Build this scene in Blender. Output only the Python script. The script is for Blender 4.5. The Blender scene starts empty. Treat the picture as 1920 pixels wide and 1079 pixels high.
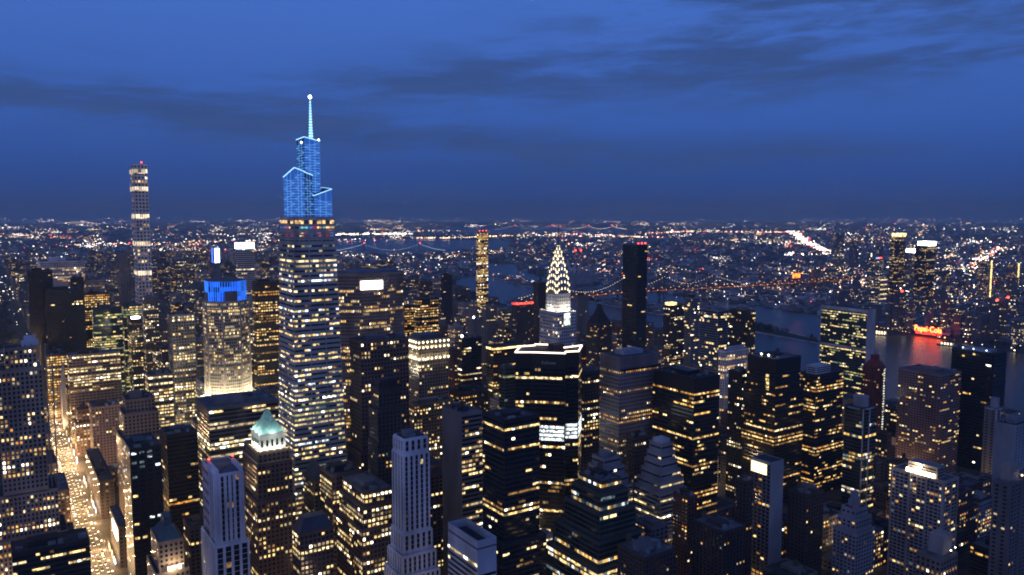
import bpy, math, random
from mathutils import Vector, Matrix
scene = bpy.context.scene
# ---------------------------------------------------------------- camera
cam = bpy.data.cameras.new('camera'); camo = bpy.data.objects.new('camera', cam)
scene.collection.objects.link(camo); scene.camera = camo
cam.sensor_width = 36.0; cam.lens = 36.0*1490/1920; cam.clip_start = 1; cam.clip_end = 200000
camo.location = (0, 0, 320)
camo.rotation_euler = (math.radians(90-5.23), 0, math.radians(-33.5))
# ---------------------------------------------------------------- sky
world = bpy.data.worlds.new('World'); scene.world = world; world.use_nodes = True
NT = world.node_tree; N = NT.nodes; K = NT.links; N.clear()
def nd(t, **kw):
    n = N.new(t)
    for k, v in kw.items(): setattr(n, k, v)
    return n
def M(op, a, b=None, c=None):
    n = nd('ShaderNodeMath', operation=op)
    for i, v in enumerate((a, b, c)):
        if v is None: continue
        if hasattr(v, 'is_linked'): K.new(v, n.inputs[i])
        else: n.inputs[i].default_value = v
    return n.outputs[0]
def mixc(f, a, b):
    n = nd('ShaderNodeMix', data_type='RGBA')
    for i, v in ((0, f), (6, a), (7, b)):
        if hasattr(v, 'is_linked'): K.new(v, n.inputs[i])
        else: n.inputs[i].default_value = v if not isinstance(v, tuple) else (*v, 1)
    return n.outputs[2]
def srgb(r, g, b):
    f = lambda c: (c/255/12.92) if c/255 < .04045 else ((c/255+.055)/1.055)**2.4
    return (f(r), f(g), f(b))
tc = nd('ShaderNodeTexCoord'); sep = nd('ShaderNodeSeparateXYZ'); K.new(tc.outputs['Generated'], sep.inputs[0])
dx, dy, dz = sep.outputs
elev = M('ARCSINE', dz); elevd = M('MULTIPLY', elev, 57.2958)
azd = M('MULTIPLY', M('ARCTAN2', dx, dy), 57.2958)
ramp = nd('ShaderNodeValToRGB'); K.new(M('DIVIDE', elevd, 60), ramp.inputs[0])
cr = ramp.color_ramp; cr.elements[0].position = 0; cr.elements[0].color = (*srgb(40, 76, 152), 1)
cr.elements[1].position = 1; cr.elements[1].color = (*srgb(34, 50, 88), 1)
for p, c in ((.05, (44, 82, 160)), (.1, (54, 95, 178)), (.2, (65, 107, 193)), (.3, (71, 117, 208)), (.5, (52, 84, 150))):
    e = cr.elements.new(p); e.color = (*srgb(*c), 1)
# cloud sheets: broken noise on a level far above the city, gathered into banks by compass bearing
div = M('ADD', dz, .06)
cx = M('DIVIDE', dx, div); cy = M('DIVIDE', dy, div)
comb = nd('ShaderNodeCombineXYZ'); K.new(cx, comb.inputs[0]); K.new(cy, comb.inputs[1])
def noise(scale, detail, rough, dist=0.0, vec=None, off=(0, 0, 0), sc=(1, 1, 1)):
    mp = nd('ShaderNodeMapping'); K.new(vec or comb.outputs[0], mp.inputs[0]); mp.inputs['Location'].default_value = off; mp.inputs['Scale'].default_value = sc
    n = nd('ShaderNodeTexNoise'); K.new(mp.outputs[0], n.inputs['Vector'])
    n.inputs['Scale'].default_value = scale; n.inputs['Detail'].default_value = detail
    n.inputs['Roughness'].default_value = rough; n.inputs['Distortion'].default_value = dist
    return n.outputs['Fac']
c2 = nd('ShaderNodeCombineXYZ'); K.new(M('MULTIPLY', azd, .045), c2.inputs[0]); K.new(M('ADD', M('MULTIPLY', elevd, .30), M('MULTIPLY', azd, -.006)), c2.inputs[1])
n1 = noise(.55, 7, .58, .4); n2 = noise(1.3, 8, .62, .5, c2.outputs[0], (3, 1, 0)); n3 = noise(3.6, 8, .68, .4, c2.outputs[0], (0, 4, 0))
def bank(az, el, wa, we, slope=0.0):
    a = M('DIVIDE', M('SUBTRACT', azd, az), wa)
    e = M('DIVIDE', M('SUBTRACT', M('SUBTRACT', elevd, el), M('MULTIPLY', M('SUBTRACT', azd, az), slope)), we)
    q = M('ADD', M('MULTIPLY', a, a), M('MULTIPLY', e, e))
    return M('EXPONENT', M('MULTIPLY', q, -1))
T0 = 33.5
b = bank(T0-26, 6.9, 19, 2.0, -.03)
b = M('ADD', b, M('MULTIPLY', bank(T0-6, 4.8, 13, 1.3, -.07), .95))
b = M('ADD', b, M('MULTIPLY', bank(T0+19, 12.0, 24, 4.8, .08), 1.2))
b = M('ADD', b, M('MULTIPLY', bank(T0+30, 9.6, 6, .8, .02), .6))
b = M('ADD', b, M('MULTIPLY', bank(T0-26, 10.2, 3, .55, -.05), .45))
b = M('ADD', b, M('MULTIPLY', bank(T0-8, 9.0, 11, 1.3, .03), .7))
b = M('ADD', b, M('MULTIPLY', bank(T0+16, 4.2, 16, 1.2, 0), .55))
b = M('ADD', b, M('MULTIPLY', bank(T0, 1.5, 60, 1.6, 0), .35))
tex = M('ADD', M('MULTIPLY', M('SUBTRACT', n2, .5), 2.6), M('ADD', M('MULTIPLY', M('SUBTRACT', n1, .5), 1.2), M('MULTIPLY', M('SUBTRACT', n3, .5), 2.0)))
dens = nd('ShaderNodeMapRange', interpolation_type='SMOOTHSTEP')
K.new(M('MULTIPLY', b, M('ADD', M('MULTIPLY', tex, 1.25), .80)), dens.inputs[0]); dens.inputs[1].default_value = .12; dens.inputs[2].default_value = 1.15
shade = mixc(n3, srgb(34, 60, 118), srgb(66, 94, 150))
skyc = mixc(M('MULTIPLY', dens.outputs[0], .9), ramp.outputs[0], shade)
# afterglow low in the west, behind and to the left of the camera
west = M('MAXIMUM', M('ADD', M('MULTIPLY', dx, -.85), M('MULTIPLY', dy, -.5)), 0)
gl = M('MULTIPLY', M('POWER', west, 1.6), M('EXPONENT', M('MULTIPLY', M('ABSOLUTE', elevd), -.045)))
glow = nd('ShaderNodeVectorMath', operation='SCALE'); glow.inputs[0].default_value = (.34, .25, .23); K.new(gl, glow.inputs[3])
addc = nd('ShaderNodeVectorMath', operation='ADD'); K.new(skyc, addc.inputs[0]); K.new(glow.outputs[0], addc.inputs[1])
bg = nd('ShaderNodeBackground'); K.new(addc.outputs[0], bg.inputs[0]); bg.inputs[1].default_value = 1.0
# the low Nishita sky of the last daylight, very faint
ns = nd('ShaderNodeTexSky', sky_type='NISHITA', sun_disc=False); ns.sun_elevation = math.radians(1); ns.sun_rotation = math.radians(240)
bg2 = nd('ShaderNodeBackground'); K.new(ns.outputs[0], bg2.inputs[0]); bg2.inputs[1].default_value = .002
ad = nd('ShaderNodeAddShader'); K.new(bg.outputs[0], ad.inputs[0]); K.new(bg2.outputs[0], ad.inputs[1])
wo = nd('ShaderNodeOutputWorld'); K.new(ad.outputs[0], wo.inputs[0])
# ---------------------------------------------------------------- last light from the west
sun = bpy.data.lights.new('sun', 'SUN'); sun.energy = .10; sun.angle = math.radians(35); sun.color = (1, .84, .86)
so = bpy.data.objects.new('sun', sun); scene.collection.objects.link(so)
so.rotation_euler = Vector((.80, .55, -.16)).to_track_quat('-Z', 'Y').to_euler()
scene.view_settings.view_transform = 'Standard'; scene.view_settings.look = 'None'
scene.view_settings.exposure = 0; scene.view_settings.gamma = 1
scene.render.film_transparent = False
cy_ = scene.cycles
cy_.max_bounces = 4; cy_.diffuse_bounces = 2; cy_.glossy_bounces = 3; cy_.volume_bounces = 0; cy_.transmission_bounces = 2
cy_.sample_clamp_indirect = 2; cy_.sample_clamp_direct = 0; cy_.filter_width = 1.9
cy_.use_denoising = False
try:
    cy_.use_denoising = True; cy_.denoiser = 'OPENIMAGEDENOISE'; cy_.denoising_prefilter = 'ACCURATE'
except Exception: pass

# ---------------------------------------------------------------- materials
_m = {}
def pbr(name, col, rough=.8, metal=0., var=.25, scale=.06, bump=0):
    if name in _m: return _m[name]
    m = bpy.data.materials.new(name); m.use_nodes = True; nt = m.node_tree; p = nt.nodes['Principled BSDF']
    p.inputs['Roughness'].default_value = rough; p.inputs['Metallic'].default_value = metal
    g = nt.nodes.new('ShaderNodeNewGeometry'); n = nt.nodes.new('ShaderNodeTexNoise'); n.inputs['Scale'].default_value = scale; n.inputs['Detail'].default_value = 4
    mp = nt.nodes.new('ShaderNodeMapping'); mp.inputs['Scale'].default_value = (1, 1, .45)
    nt.links.new(g.outputs['Position'], mp.inputs[0]); nt.links.new(mp.outputs[0], n.inputs['Vector'])
    r = nt.nodes.new('ShaderNodeMapRange'); nt.links.new(n.outputs['Fac'], r.inputs[0]); r.inputs[1].default_value = .3; r.inputs[2].default_value = .7
    r.inputs[3].default_value = 1-var*1.5; r.inputs[4].default_value = 1+var*1.3
    v = nt.nodes.new('ShaderNodeVectorMath'); v.operation = 'SCALE'; v.inputs[0].default_value = col; nt.links.new(r.outputs[0], v.inputs[3])
    nt.links.new(v.outputs[0], p.inputs['Base Color'])
    if bump:
        b = nt.nodes.new('ShaderNodeBump'); b.inputs['Strength'].default_value = bump; nt.links.new(n.outputs['Fac'], b.inputs['Height']); nt.links.new(b.outputs[0], p.inputs['Normal'])
    _m[name] = m; return m
def lit(name, col, s, patch=True, cell=.45):
    if name in _m: return _m[name]
    m = bpy.data.materials.new(name); m.use_nodes = True; nt = m.node_tree; nt.nodes.clear()
    o = nt.nodes.new('ShaderNodeOutputMaterial'); e = nt.nodes.new('ShaderNodeEmission')
    e.inputs[0].default_value = (*col, 1); e.inputs[1].default_value = s
    if patch:   # furniture, blinds and ceiling lamps break up what one sees through each pane
        g = nt.nodes.new('ShaderNodeNewGeometry'); v = nt.nodes.new('ShaderNodeVectorMath'); v.operation = 'SCALE'; v.inputs[3].default_value = cell
        w = nt.nodes.new('ShaderNodeTexWhiteNoise'); w.noise_dimensions = '3D'; f = nt.nodes.new('ShaderNodeVectorMath'); f.operation = 'FLOOR'
        nt.links.new(g.outputs['Position'], v.inputs[0]); nt.links.new(v.outputs[0], f.inputs[0]); nt.links.new(f.outputs[0], w.inputs[0])
        r = nt.nodes.new('ShaderNodeMapRange'); nt.links.new(w.outputs['Value'], r.inputs[0]); r.inputs[3].default_value = .06*s; r.inputs[4].default_value = 1.9*s
        nt.links.new(r.outputs[0], e.inputs[1])
    nt.links.new(e.outputs[0], o.inputs[0])
    try: m.cycles.emission_sampling = 'NONE'
    except Exception: pass
    _m[name] = m; return m
LITS = [lit('lit_amber', (1, .56, .15), 1.1), lit('lit_amber_dim', (1, .52, .16), .28), lit('lit_yellow', (1, .68, .26), 1.25),
        lit('lit_pale', (1, .78, .40), 1.45), lit('lit_pale_dim', (1, .76, .42), .5), lit('lit_orange', (1, .42, .07), .7),
        lit('lit_white', (.88, .95, 1), 1.5), lit('lit_white_dim', (.55, .75, .85), .20), lit('lit_green', (.80, .80, .28), .5),
        lit('lit_bright', (1, .9, .66), 3.6)]
PAL = {'bearp': [4, 4, 1, 2, 3, 4, 3], 'ovp': [3, 4, 4, 2, 4, 3, 2, 1, 4, 7, 2, 9, 8, 6], 'un': [8, 8, 2, 4, 8, 7, 3], 'warm': [0, 0, 2, 2, 3, 4, 1, 1, 4, 9, 5], 'yellow': [2, 2, 3, 3, 4, 4, 1, 2, 1, 9], 'mixed': [0, 2, 3, 4, 1, 7, 6, 4, 7, 1], 'white': [6, 6, 6, 7, 7, 2, 7],
       'amber': [0, 2, 0, 1, 5, 2, 1, 1, 3], 'pale': [3, 3, 2, 4, 4, 1, 2, 9, 4], 'green': [8, 8, 2, 7, 4, 8], 'res': [0, 2, 3, 1, 1, 4, 5, 7]}
glass = pbr('window_glass', (.012, .016, .024), .12, 0, .3, .3)
glass_blue = pbr('blue_glass', (.03, .05, .08), .16, .35, .25, .1)
glass_green = pbr('green_glass', (.02, .035, .035), .14, .2, .3, .1)
roof_dark = pbr('roof_tar', (.05, .052, .06), .85, 0, .35, .12)
roof_pale = pbr('roof_gravel', (.15, .16, .19), .9, 0, .35, .12)
STONE = dict(brown=(.15, .095, .078), redbrick=(.13, .06, .05), tan=(.25, .20, .165), grey=(.18, .175, .185), pale=(.36, .33, .32), white=(.55, .55, .58),
             dark=(.03, .028, .032), black=(.010, .010, .012), bronze=(.035, .024, .018), pink=(.26, .17, .16), yellow=(.26, .20, .12), red=(.12, .025, .025),
             bluewhite=(.55, .58, .66), concrete=(.27, .25, .25), darkbrick=(.065, .05, .048), cream=(.46, .40, .33), lime=(.38, .29, .24), granite=(.21, .20, .215), ribwhite=(.78, .74, .72), paleblue=(.28, .31, .37), stripepier=(.74, .76, .84), sidewhite=(.72, .74, .82), palewall=(.28, .29, .33), graygreen=(.07, .085, .08))
def stone(k): return pbr('wall_'+k, STONE[k], .5 if k in ('black', 'bronze') else .85, 0, .22, .05)
# style: wall, glass, mode (strip/punch/ribs), floor h, bay, win w frac, win h frac, palette, full-floor chance, empty-floor chance, run persistence
ST = {
 'darkstrip': ('dark', glass, 'strip', 3.9, 3.0, .85, .46, 'yellow', .04, .35, .66),
 'bronzestrip': ('bronze', glass, 'strip', 3.9, 3.0, .9, .5, 'amber', .05, .4, .7),
 'blackpunch': ('black', glass, 'punch', 4.0, 5.4, .6, .48, 'white', 0, .2, .3),
 'blackpunch2': ('black', glass, 'punch', 3.7, 3.0, .6, .5, 'pale', .1, .3, .6),
 'wideglass': ('grey', glass, 'strip', 4.0, 4.5, .9, .55, 'pale', .2, .25, .85),
 'paleblock': ('concrete', glass, 'punch', 4.0, 4.0, .6, .45, 'yellow', .05, .5, .6),
 'striped': ('stripepier', glass, 'ribs', 4.0, 5.2, .68, .9, 'amber', 0, .8, .2),
 'brownbrick': ('brown', glass, 'punch', 3.8, 3.1, .5, .55, 'yellow', .03, .4, .6),
 'darkbrick': ('darkbrick', glass, 'punch', 3.4, 3.0, .45, .5, 'res', .0, .3, .35),
 'redbrick': ('redbrick', glass, 'punch', 3.2, 3.2, .45, .48, 'res', 0, .3, .3),
 'palestone': ('tan', glass, 'punch', 3.7, 3.2, .48, .55, 'yellow', .03, .4, .5),
 'darkstone': ('darkbrick', glass, 'punch', 3.7, 3.4, .5, .5, 'yellow', .03, .4, .5),
 'grid432': ('ribwhite', glass, 'punch', 7.6, 5.2, .55, .55, 'warm', 0, .5, .3),
 'greystone': ('grey', glass, 'punch', 3.4, 4.5, .4, .45, 'res', 0, .5, .3),
 'whiteribs': ('ribwhite', glass, 'ribs', 3.9, 3.2, .6, .7, 'warm', .15, .45, .8),
 'black': ('black', glass, 'strip', 3.9, 3.0, .9, .5, 'warm', 0, .5, .5),
 'orangewin': ('bronze', glass, 'punch', 3.9, 3.4, .75, .55, 'amber', .4, .1, .8),
 'bronzeorange': ('bronze', glass, 'punch', 3.9, 3.2, .7, .5, 'amber', .25, .2, .8),
 'greenglass': ('graygreen', glass_green, 'strip', 4.0, 3.2, .95, .6, 'green', .12, .25, .8),
 'darkpunch': ('darkbrick', glass, 'punch', 3.8, 3.4, .6, .5, 'yellow', .1, .3, .7),
 'tanpunch': ('tan', glass, 'punch', 3.8, 3.2, .55, .55, 'pale', .08, .25, .7),
 'ribdark': ('grey', glass, 'ribs', 3.9, 3.4, .68, .6, 'yellow', .2, .25, .75),
 'tanoffice': ('tan', glass, 'punch', 3.9, 4.4, .8, .5, 'yellow', .25, .25, .85),
 'pinkpunch': ('pink', glass, 'punch', 3.7, 3.2, .5, .5, 'yellow', .08, .35, .6),
 'whitestrip': ('white', glass, 'strip', 3.9, 3.2, .95, .5, 'pale', .03, .4, .6),
 'bluetower': ('paleblue', glass_blue, 'strip', 3.9, 3.2, .95, .6, 'mixed', 0, .5, .5),
 'yellowstone': ('yellow', glass, 'punch', 3.6, 3.2, .5, .5, 'yellow', .05, .2, .5),
 'whitestripe': ('sidewhite', glass, 'ribs', 3.7, 3.7, .52, .9, 'pale', 0, .75, .3),
 'greyslab': ('granite', glass, 'strip', 3.8, 3.0, .82, .5, 'yellow', .12, .3, .8),
 'whiteframe': ('bluewhite', glass, 'strip', 3.9, 3.0, .9, .5, 'yellow', .05, .5, .7),
 'glassband': ('graygreen', glass_green, 'strip', 3.9, 3.0, .95, .6, 'mixed', .10, .35, .85),
 'whitebalc': ('bluewhite', glass, 'strip', 3.7, 3.0, .9, .42, 'pale', .08, .35, .75),
 'graypunch': ('granite', glass, 'punch', 3.8, 2.5, .48, .42, 'warm', .16, .3, .72),
 'blackstrip': ('black', glass, 'strip', 3.8, 2.7, .82, .45, 'amber', .09, .28, .74),
 'blueslab': ('paleblue', glass, 'punch', 3.4, 4.0, .7, .6, 'amber', 0, .3, .3),
 'blueslab2': ('paleblue', glass, 'punch', 3.4, 6.0, .25, .4, 'res', 0, .7, .3),
 'aptgrid': ('pale', glass, 'punch', 3.1, 3.6, .74, .55, 'res', 0, .2, .35),
 'pinkbalc': ('pink', glass, 'punch', 3.1, 3.3, .7, .5, 'res', 0, .2, .4),
 'thinlit': ('bronze', glass, 'punch', 4.2, 4.0, .7, .65, 'warm', .35, .1, .7),
 'redslab': ('red', glass, 'punch', 3.2, 3.6, .5, .5, 'res', 0, .3, .3),
 'brownoffice': ('brown', glass, 'punch', 3.8, 3.0, .62, .55, 'yellow', .22, .2, .75),
 'blueglass': ('paleblue', glass_blue, 'strip', 3.9, 3.0, .96, .7, 'yellow', 0, .35, .3),
 'darkglassdot': ('black', glass_green, 'punch', 3.9, 3.0, .6, .55, 'yellow', 0, .2, .4),
 'whitepunch': ('bluewhite', glass, 'punch', 3.2, 3.2, .5, .5, 'res', 0, .3, .3),
 'brownpier': ('darkbrick', glass, 'ribs', 3.1, 3.4, .5, .5, 'res', 0, .4, .3),
 'lime500': ('lime', glass, 'punch', 3.7, 2.75, .5, .58, 'warm', .08, .18, .68),
 'lincoln': ('brown', glass, 'punch', 3.8, 3.2, .5, .55, 'yellow', .03, .35, .65),
 'met': ('lime', glass, 'ribs', 4.1, 2.0, .62, .62, 'warm', .08, .2, .8),
 'bear': ('cream', glass, 'punch', 4.0, 2.2, .6, .62, 'bearp', .25, .05, .7),
 'ov': ('grey', glass_blue, 'strip', 4.4, 3.0, .88, .52, 'ovp', .14, .18, .55),
 'kal': ('black', glass, 'strip', 3.9, 2.4, .9, .55, 'warm', .12, .3, .78),
 'unst': ('graygreen', glass_green, 'strip', 3.7, 2.6, .9, .5, 'un', .10, .2, .7),
 'chry': ('white', glass, 'punch', 3.7, 2.6, .5, .55, 'pale', 0, .35, .4),
}
ST['palepunch'] = ('palewall',)+ST['whitepunch'][1:]; ST['palebalc'] = ('palewall',)+ST['whitebalc'][1:]; ST['whitebalc'] = ST['palebalc']
FST = ['f_brown', 'f_red', 'f_tan', 'f_grey', 'f_glass', 'f_pale']
for k, w, md, pal in (('f_brown', 'brown', 'punch', 'yellow'), ('f_red', 'redbrick', 'punch', 'res'), ('f_tan', 'tan', 'punch', 'yellow'), ('f_grey', 'grey', 'punch', 'warm'), ('f_glass', 'dark', 'strip', 'amber'), ('f_pale', 'pale', 'punch', 'res')):
    ST[k] = (w, glass, md, 3.7, 3.6, .55, .5, pal, .05, .3, .6)

# ---------------------------------------------------------------- mesh helpers
class MB:
    def __init__(s): s.v = []; s.f = []; s.m = []
    def quad(s, a, b, c, d, m=0):
        i = len(s.v); s.v += [a, b, c, d]; s.f.append((i, i+1, i+2, i+3)); s.m.append(m)
    def box(s, x0, y0, z0, x1, y1, z1, m=0, top=None):
        i = len(s.v); s.v += [(x0, y0, z0), (x1, y0, z0), (x1, y1, z0), (x0, y1, z0), (x0, y0, z1), (x1, y0, z1), (x1, y1, z1), (x0, y1, z1)]
        s.f += [(i+3, i+2, i+1, i), (i+4, i+5, i+6, i+7), (i, i+1, i+5, i+4), (i+1, i+2, i+6, i+5), (i+2, i+3, i+7, i+6), (i+3, i, i+4, i+7)]
        s.m += [m, m if top is None else top, m, m, m, m]
    def prism(s, p0, z0, z1, m=0, top=None, p1=None):
        p1 = p1 or p0; n = len(p0); i = len(s.v)
        s.v += [(x, y, z0) for x, y in p0] + [(x, y, z1) for x, y in p1]
        for k in range(n): s.f.append((i+k, i+(k+1) % n, i+n+(k+1) % n, i+n+k)); s.m.append(m)
        s.f.append(tuple(i+n+k for k in range(n))); s.m.append(m if top is None else top)
    def loft(s, rings, m=0, cap=True):    # rings: list of equal-length vertex rings
        n = len(rings[0]); i = len(s.v)
        for r in rings: s.v += r
        for j in range(len(rings)-1):
            for k in range(n):
                a = i+j*n; s.f.append((a+k, a+(k+1) % n, a+n+(k+1) % n, a+n+k)); s.m.append(m)
        if cap: s.f.append(tuple(i+(len(rings)-1)*n+k for k in range(n))); s.m.append(m)
    def bar(s, a, b, r, m=0, n=4, r2=None):
        a = Vector(a); b = Vector(b); d = (b-a)
        if d.length < 1e-6: return
        d.normalize(); u = d.cross(Vector((0, 0, 1)))
        if u.length < .05: u = d.cross(Vector((1, 0, 0)))
        u.normalize(); w = d.cross(u); r2 = r if r2 is None else r2
        f = lambda c, q: [tuple(c+u*(q*math.cos(t))+w*(q*math.sin(t))) for t in [math.pi/n+2*math.pi*k/n for k in range(n)]]
        i = len(s.v); s.v += f(a, r)+f(b, r2)
        for k in range(n): s.f.append((i+k, i+n+k, i+n+(k+1) % n, i+(k+1) % n)); s.m.append(m)
        s.f.append(tuple(i+k for k in range(n))); s.m.append(m); s.f.append(tuple(i+n+k for k in reversed(range(n)))); s.m.append(m)
    def ball(s, c, r, m=0, sz=1.0, n=6):
        x, y, z = c
        ring = lambda q, h: [(x+q*math.cos(2*math.pi*k/n), y+q*math.sin(2*math.pi*k/n), z+h) for k in range(n)]
        s.loft([ring(r*.02, -r*sz), ring(r*.8, -r*sz*.55), ring(r, 0), ring(r*.8, r*sz*.55), ring(r*.02, r*sz)], m)
    def octa(s, x, y, z, r, rz, m=0, rx=None):
        rx = rx or r; i = len(s.v); s.v += [(x-rx, y, z), (x, y-r, z), (x+rx, y, z), (x, y+r, z), (x, y, z+rz), (x, y, z-rz)]
        for k in range(4): s.f += [(i+k, i+(k+1) % 4, i+4), (i+(k+1) % 4, i+k, i+5)]; s.m += [m, m]
def mesh(mb, mats, name='m'):
    me = bpy.data.meshes.new(name); me.from_pydata(mb.v, [], mb.f)
    for m in mats: me.materials.append(m)
    me.polygons.foreach_set('material_index', mb.m); me.update(); return me
link = scene.collection.objects.link
def obj(name, mb, mats, parent=None, **tags):
    me = mb if isinstance(mb, bpy.types.Mesh) else mesh(mb, mats if isinstance(mats, (list, tuple)) else [mats], name)
    o = bpy.data.objects.new(name, me); link(o)
    if parent is not None: o.parent = parent
    for k, v in tags.items(): o[k] = v
    return o
def thing(name, label, cat, loc=(0, 0, 0), group=None):
    o = bpy.data.objects.new(name, None); link(o); o.location = loc; o.empty_display_size = 5
    o['label'] = label; o['category'] = cat
    if group: o['group'] = group
    return o
def child(name, src, parent, loc=(0, 0, 0), rotz=0, scale=(1, 1, 1)):
    o = bpy.data.objects.new(name, src); link(o); o.parent = parent; o.location = loc; o.rotation_euler = (0, 0, rotz); o.scale = scale; return o
_pane = []
for m_ in LITS:
    q = MB(); q.quad((-.5, 0, -.5), (.5, 0, -.5), (.5, 0, .5), (-.5, 0, .5)); _pane.append(mesh(q, [m_], 'lit_pane'))
def expand(poly, e):
    if e == 0: return list(poly)
    n = len(poly); out = []
    for i in range(n):
        a = Vector(poly[i-1]); b_ = Vector(poly[i]); c = Vector(poly[(i+1) % n])
        d1 = (b_-a).normalized(); d2 = (c-b_).normalized()
        n1 = Vector((d1.y, -d1.x)); n2 = Vector((d2.y, -d2.x)); s = n1+n2
        if s.length < .1: s = n1
        s.normalize(); k = e/max(.4, s.dot(n1)); out.append((b_.x+s.x*k, b_.y+s.y*k))
    return out
def rect(x0, y0, x1, y1): return [(x0, y0), (x1, y0), (x1, y1), (x0, y1)]
def facade(wall, lits, poly0, z0, z1, style, litf, rng, poly1=None, loc=(0, 0), skip=None, sides=None, state={}):
    """windows of one tier. wall slots: 0 wall, 1 glass, 2 roof"""
    wc, gl_, mode, fh, bay, ww, wh, pal, pf, pe, pers = ST[style]
    poly1 = poly1 or poly0; n = len(poly0); nf = int((z1-z0-1.2)/fh); pal = PAL[pal]
    if nf < 1: return
    ztop = z1-1.2
    for f in range(nf):
        zc = ztop-fh*(f+.5); t = (zc-z0)/(z1-z0)
        r = rng.random(); fp = .93 if r < pf else (litf*.15 if r < pf+pe else litf*1.35)
        base = rng.choice(pal)
        for i in range(n):
            if sides is not None and i not in sides: continue
            j = (i+1) % n
            ax = poly0[i][0]*(1-t)+poly1[i][0]*t; ay = poly0[i][1]*(1-t)+poly1[i][1]*t
            bx = poly0[j][0]*(1-t)+poly1[j][0]*t; by = poly0[j][1]*(1-t)+poly1[j][1]*t
            L = math.hypot(bx-ax, by-ay)
            if L < 2.5: continue
            ux, uy = (bx-ax)/L, (by-ay)/L; nx, ny = uy, -ux
            if skip and skip(i, zc): continue
            facing = nx*-(loc[0]+ax)+ny*-(loc[1]+ay) > 0
            nb = max(1, int((L-.8)/bay)); bw = L/nb; h2 = fh*wh/2; e = .06
            def q(s0, s1, m, off, hh=h2):
                x0, y0, x1, y1 = ax+ux*s0+nx*off, ay+uy*s0+ny*off, ax+ux*s1+nx*off, ay+uy*s1+ny*off
                wall.quad((x0, y0, zc-hh), (x1, y0 if False else y1, zc-hh), (x1, y1, zc+hh), (x0, y0, zc+hh), m)
            if mode == 'strip': q(.5, L-.5, 1, e)
            on = rng.random() < fp; run = None
            for k in range(nb):
                on = (rng.random() < pers and on) or (rng.random() < fp*(1-pers)+(fp*pers if fp > .9 else 0)) if k else on
                s0 = bw*k+bw*(1-ww)/2; s1 = bw*(k+1)-bw*(1-ww)/2
                if mode != 'strip' and not on: q(s0, s1, 1, e)
                if mode != 'strip' and on and facing is False: q(s0, s1, 1, e)
                if on and facing:
                    c = base if rng.random() < .5 else rng.choice(pal)
                    if mode == 'strip' and run is not None and run[2] == c and run[3] == k-1 and run[4] < 3:
                        run[1] = s1; run[3] = k; run[4] += 1
                    else:
                        if run: lits.append((ax+ux*(run[0]+run[1])/2+nx*.16, ay+uy*(run[0]+run[1])/2+ny*.16, zc, run[1]-run[0], h2*2, math.atan2(uy, ux), run[2]))
                        run = [s0, s1, c, k, 1]
            if run: lits.append((ax+ux*(run[0]+run[1])/2+nx*.16, ay+uy*(run[0]+run[1])/2+ny*.16, zc, run[1]-run[0], h2*2, math.atan2(uy, ux), run[2]))
    if mode == 'ribs':
        for i in range(n):
            if sides is not None and i not in sides: continue
            j = (i+1) % n; ax, ay = poly0[i]; bx, by = poly0[j]; L = math.hypot(bx-ax, by-ay)
            if L < 4: continue
            ux, uy = (bx-ax)/L, (by-ay)/L; nx, ny = uy, -ux; nb = max(1, int((L-.8)/bay)); bw = L/nb; hw = bw*(1-ww)/2
            for k in range(nb+1):
                s0 = max(0, bw*k-hw); s1 = min(L, bw*k+hw); o = .7
                P = [(ax+ux*s0, ay+uy*s0), (ax+ux*s0+nx*o, ay+uy*s0+ny*o), (ax+ux*s1+nx*o, ay+uy*s1+ny*o), (ax+ux*s1, ay+uy*s1)]
                wall.prism(P, z0+.1, z1-.3, 0)
def add_windows(root, lits, cap):
    """the largest lit windows become parts, the rest one object"""
    lits.sort(key=lambda l: -(l[3]*l[4]*(1+l[2]*.004)))
    ind, rest = lits[:cap], lits[cap:]
    for x, y, z, w, h, a, c in ind: child('window', _pane[c], root, (x, y, z), a, (w, 1, h))
    if rest:
        mb = MB()
        for x, y, z, w, h, a, c in rest:
            dx_, dy_ = math.cos(a)*w/2, math.sin(a)*w/2
            mb.quad((x-dx_, y-dy_, z-h/2), (x+dx_, y+dy_, z-h/2), (x+dx_, y+dy_, z+h/2), (x-dx_, y-dy_, z+h/2), c)
        obj('windows', mb, LITS, root, kind='stuff')
def parapet(mb, poly, z, hgt=1.1, th=.5, m=0):
    inn = expand(poly, -th); n = len(poly)
    for i in range(n):
        j = (i+1) % n
        mb.prism([poly[i], poly[j], inn[j], inn[i]], z, z+hgt, m)
def mats_of(style): return [stone(ST[style][0]), ST[style][1], roof_dark]
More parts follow.
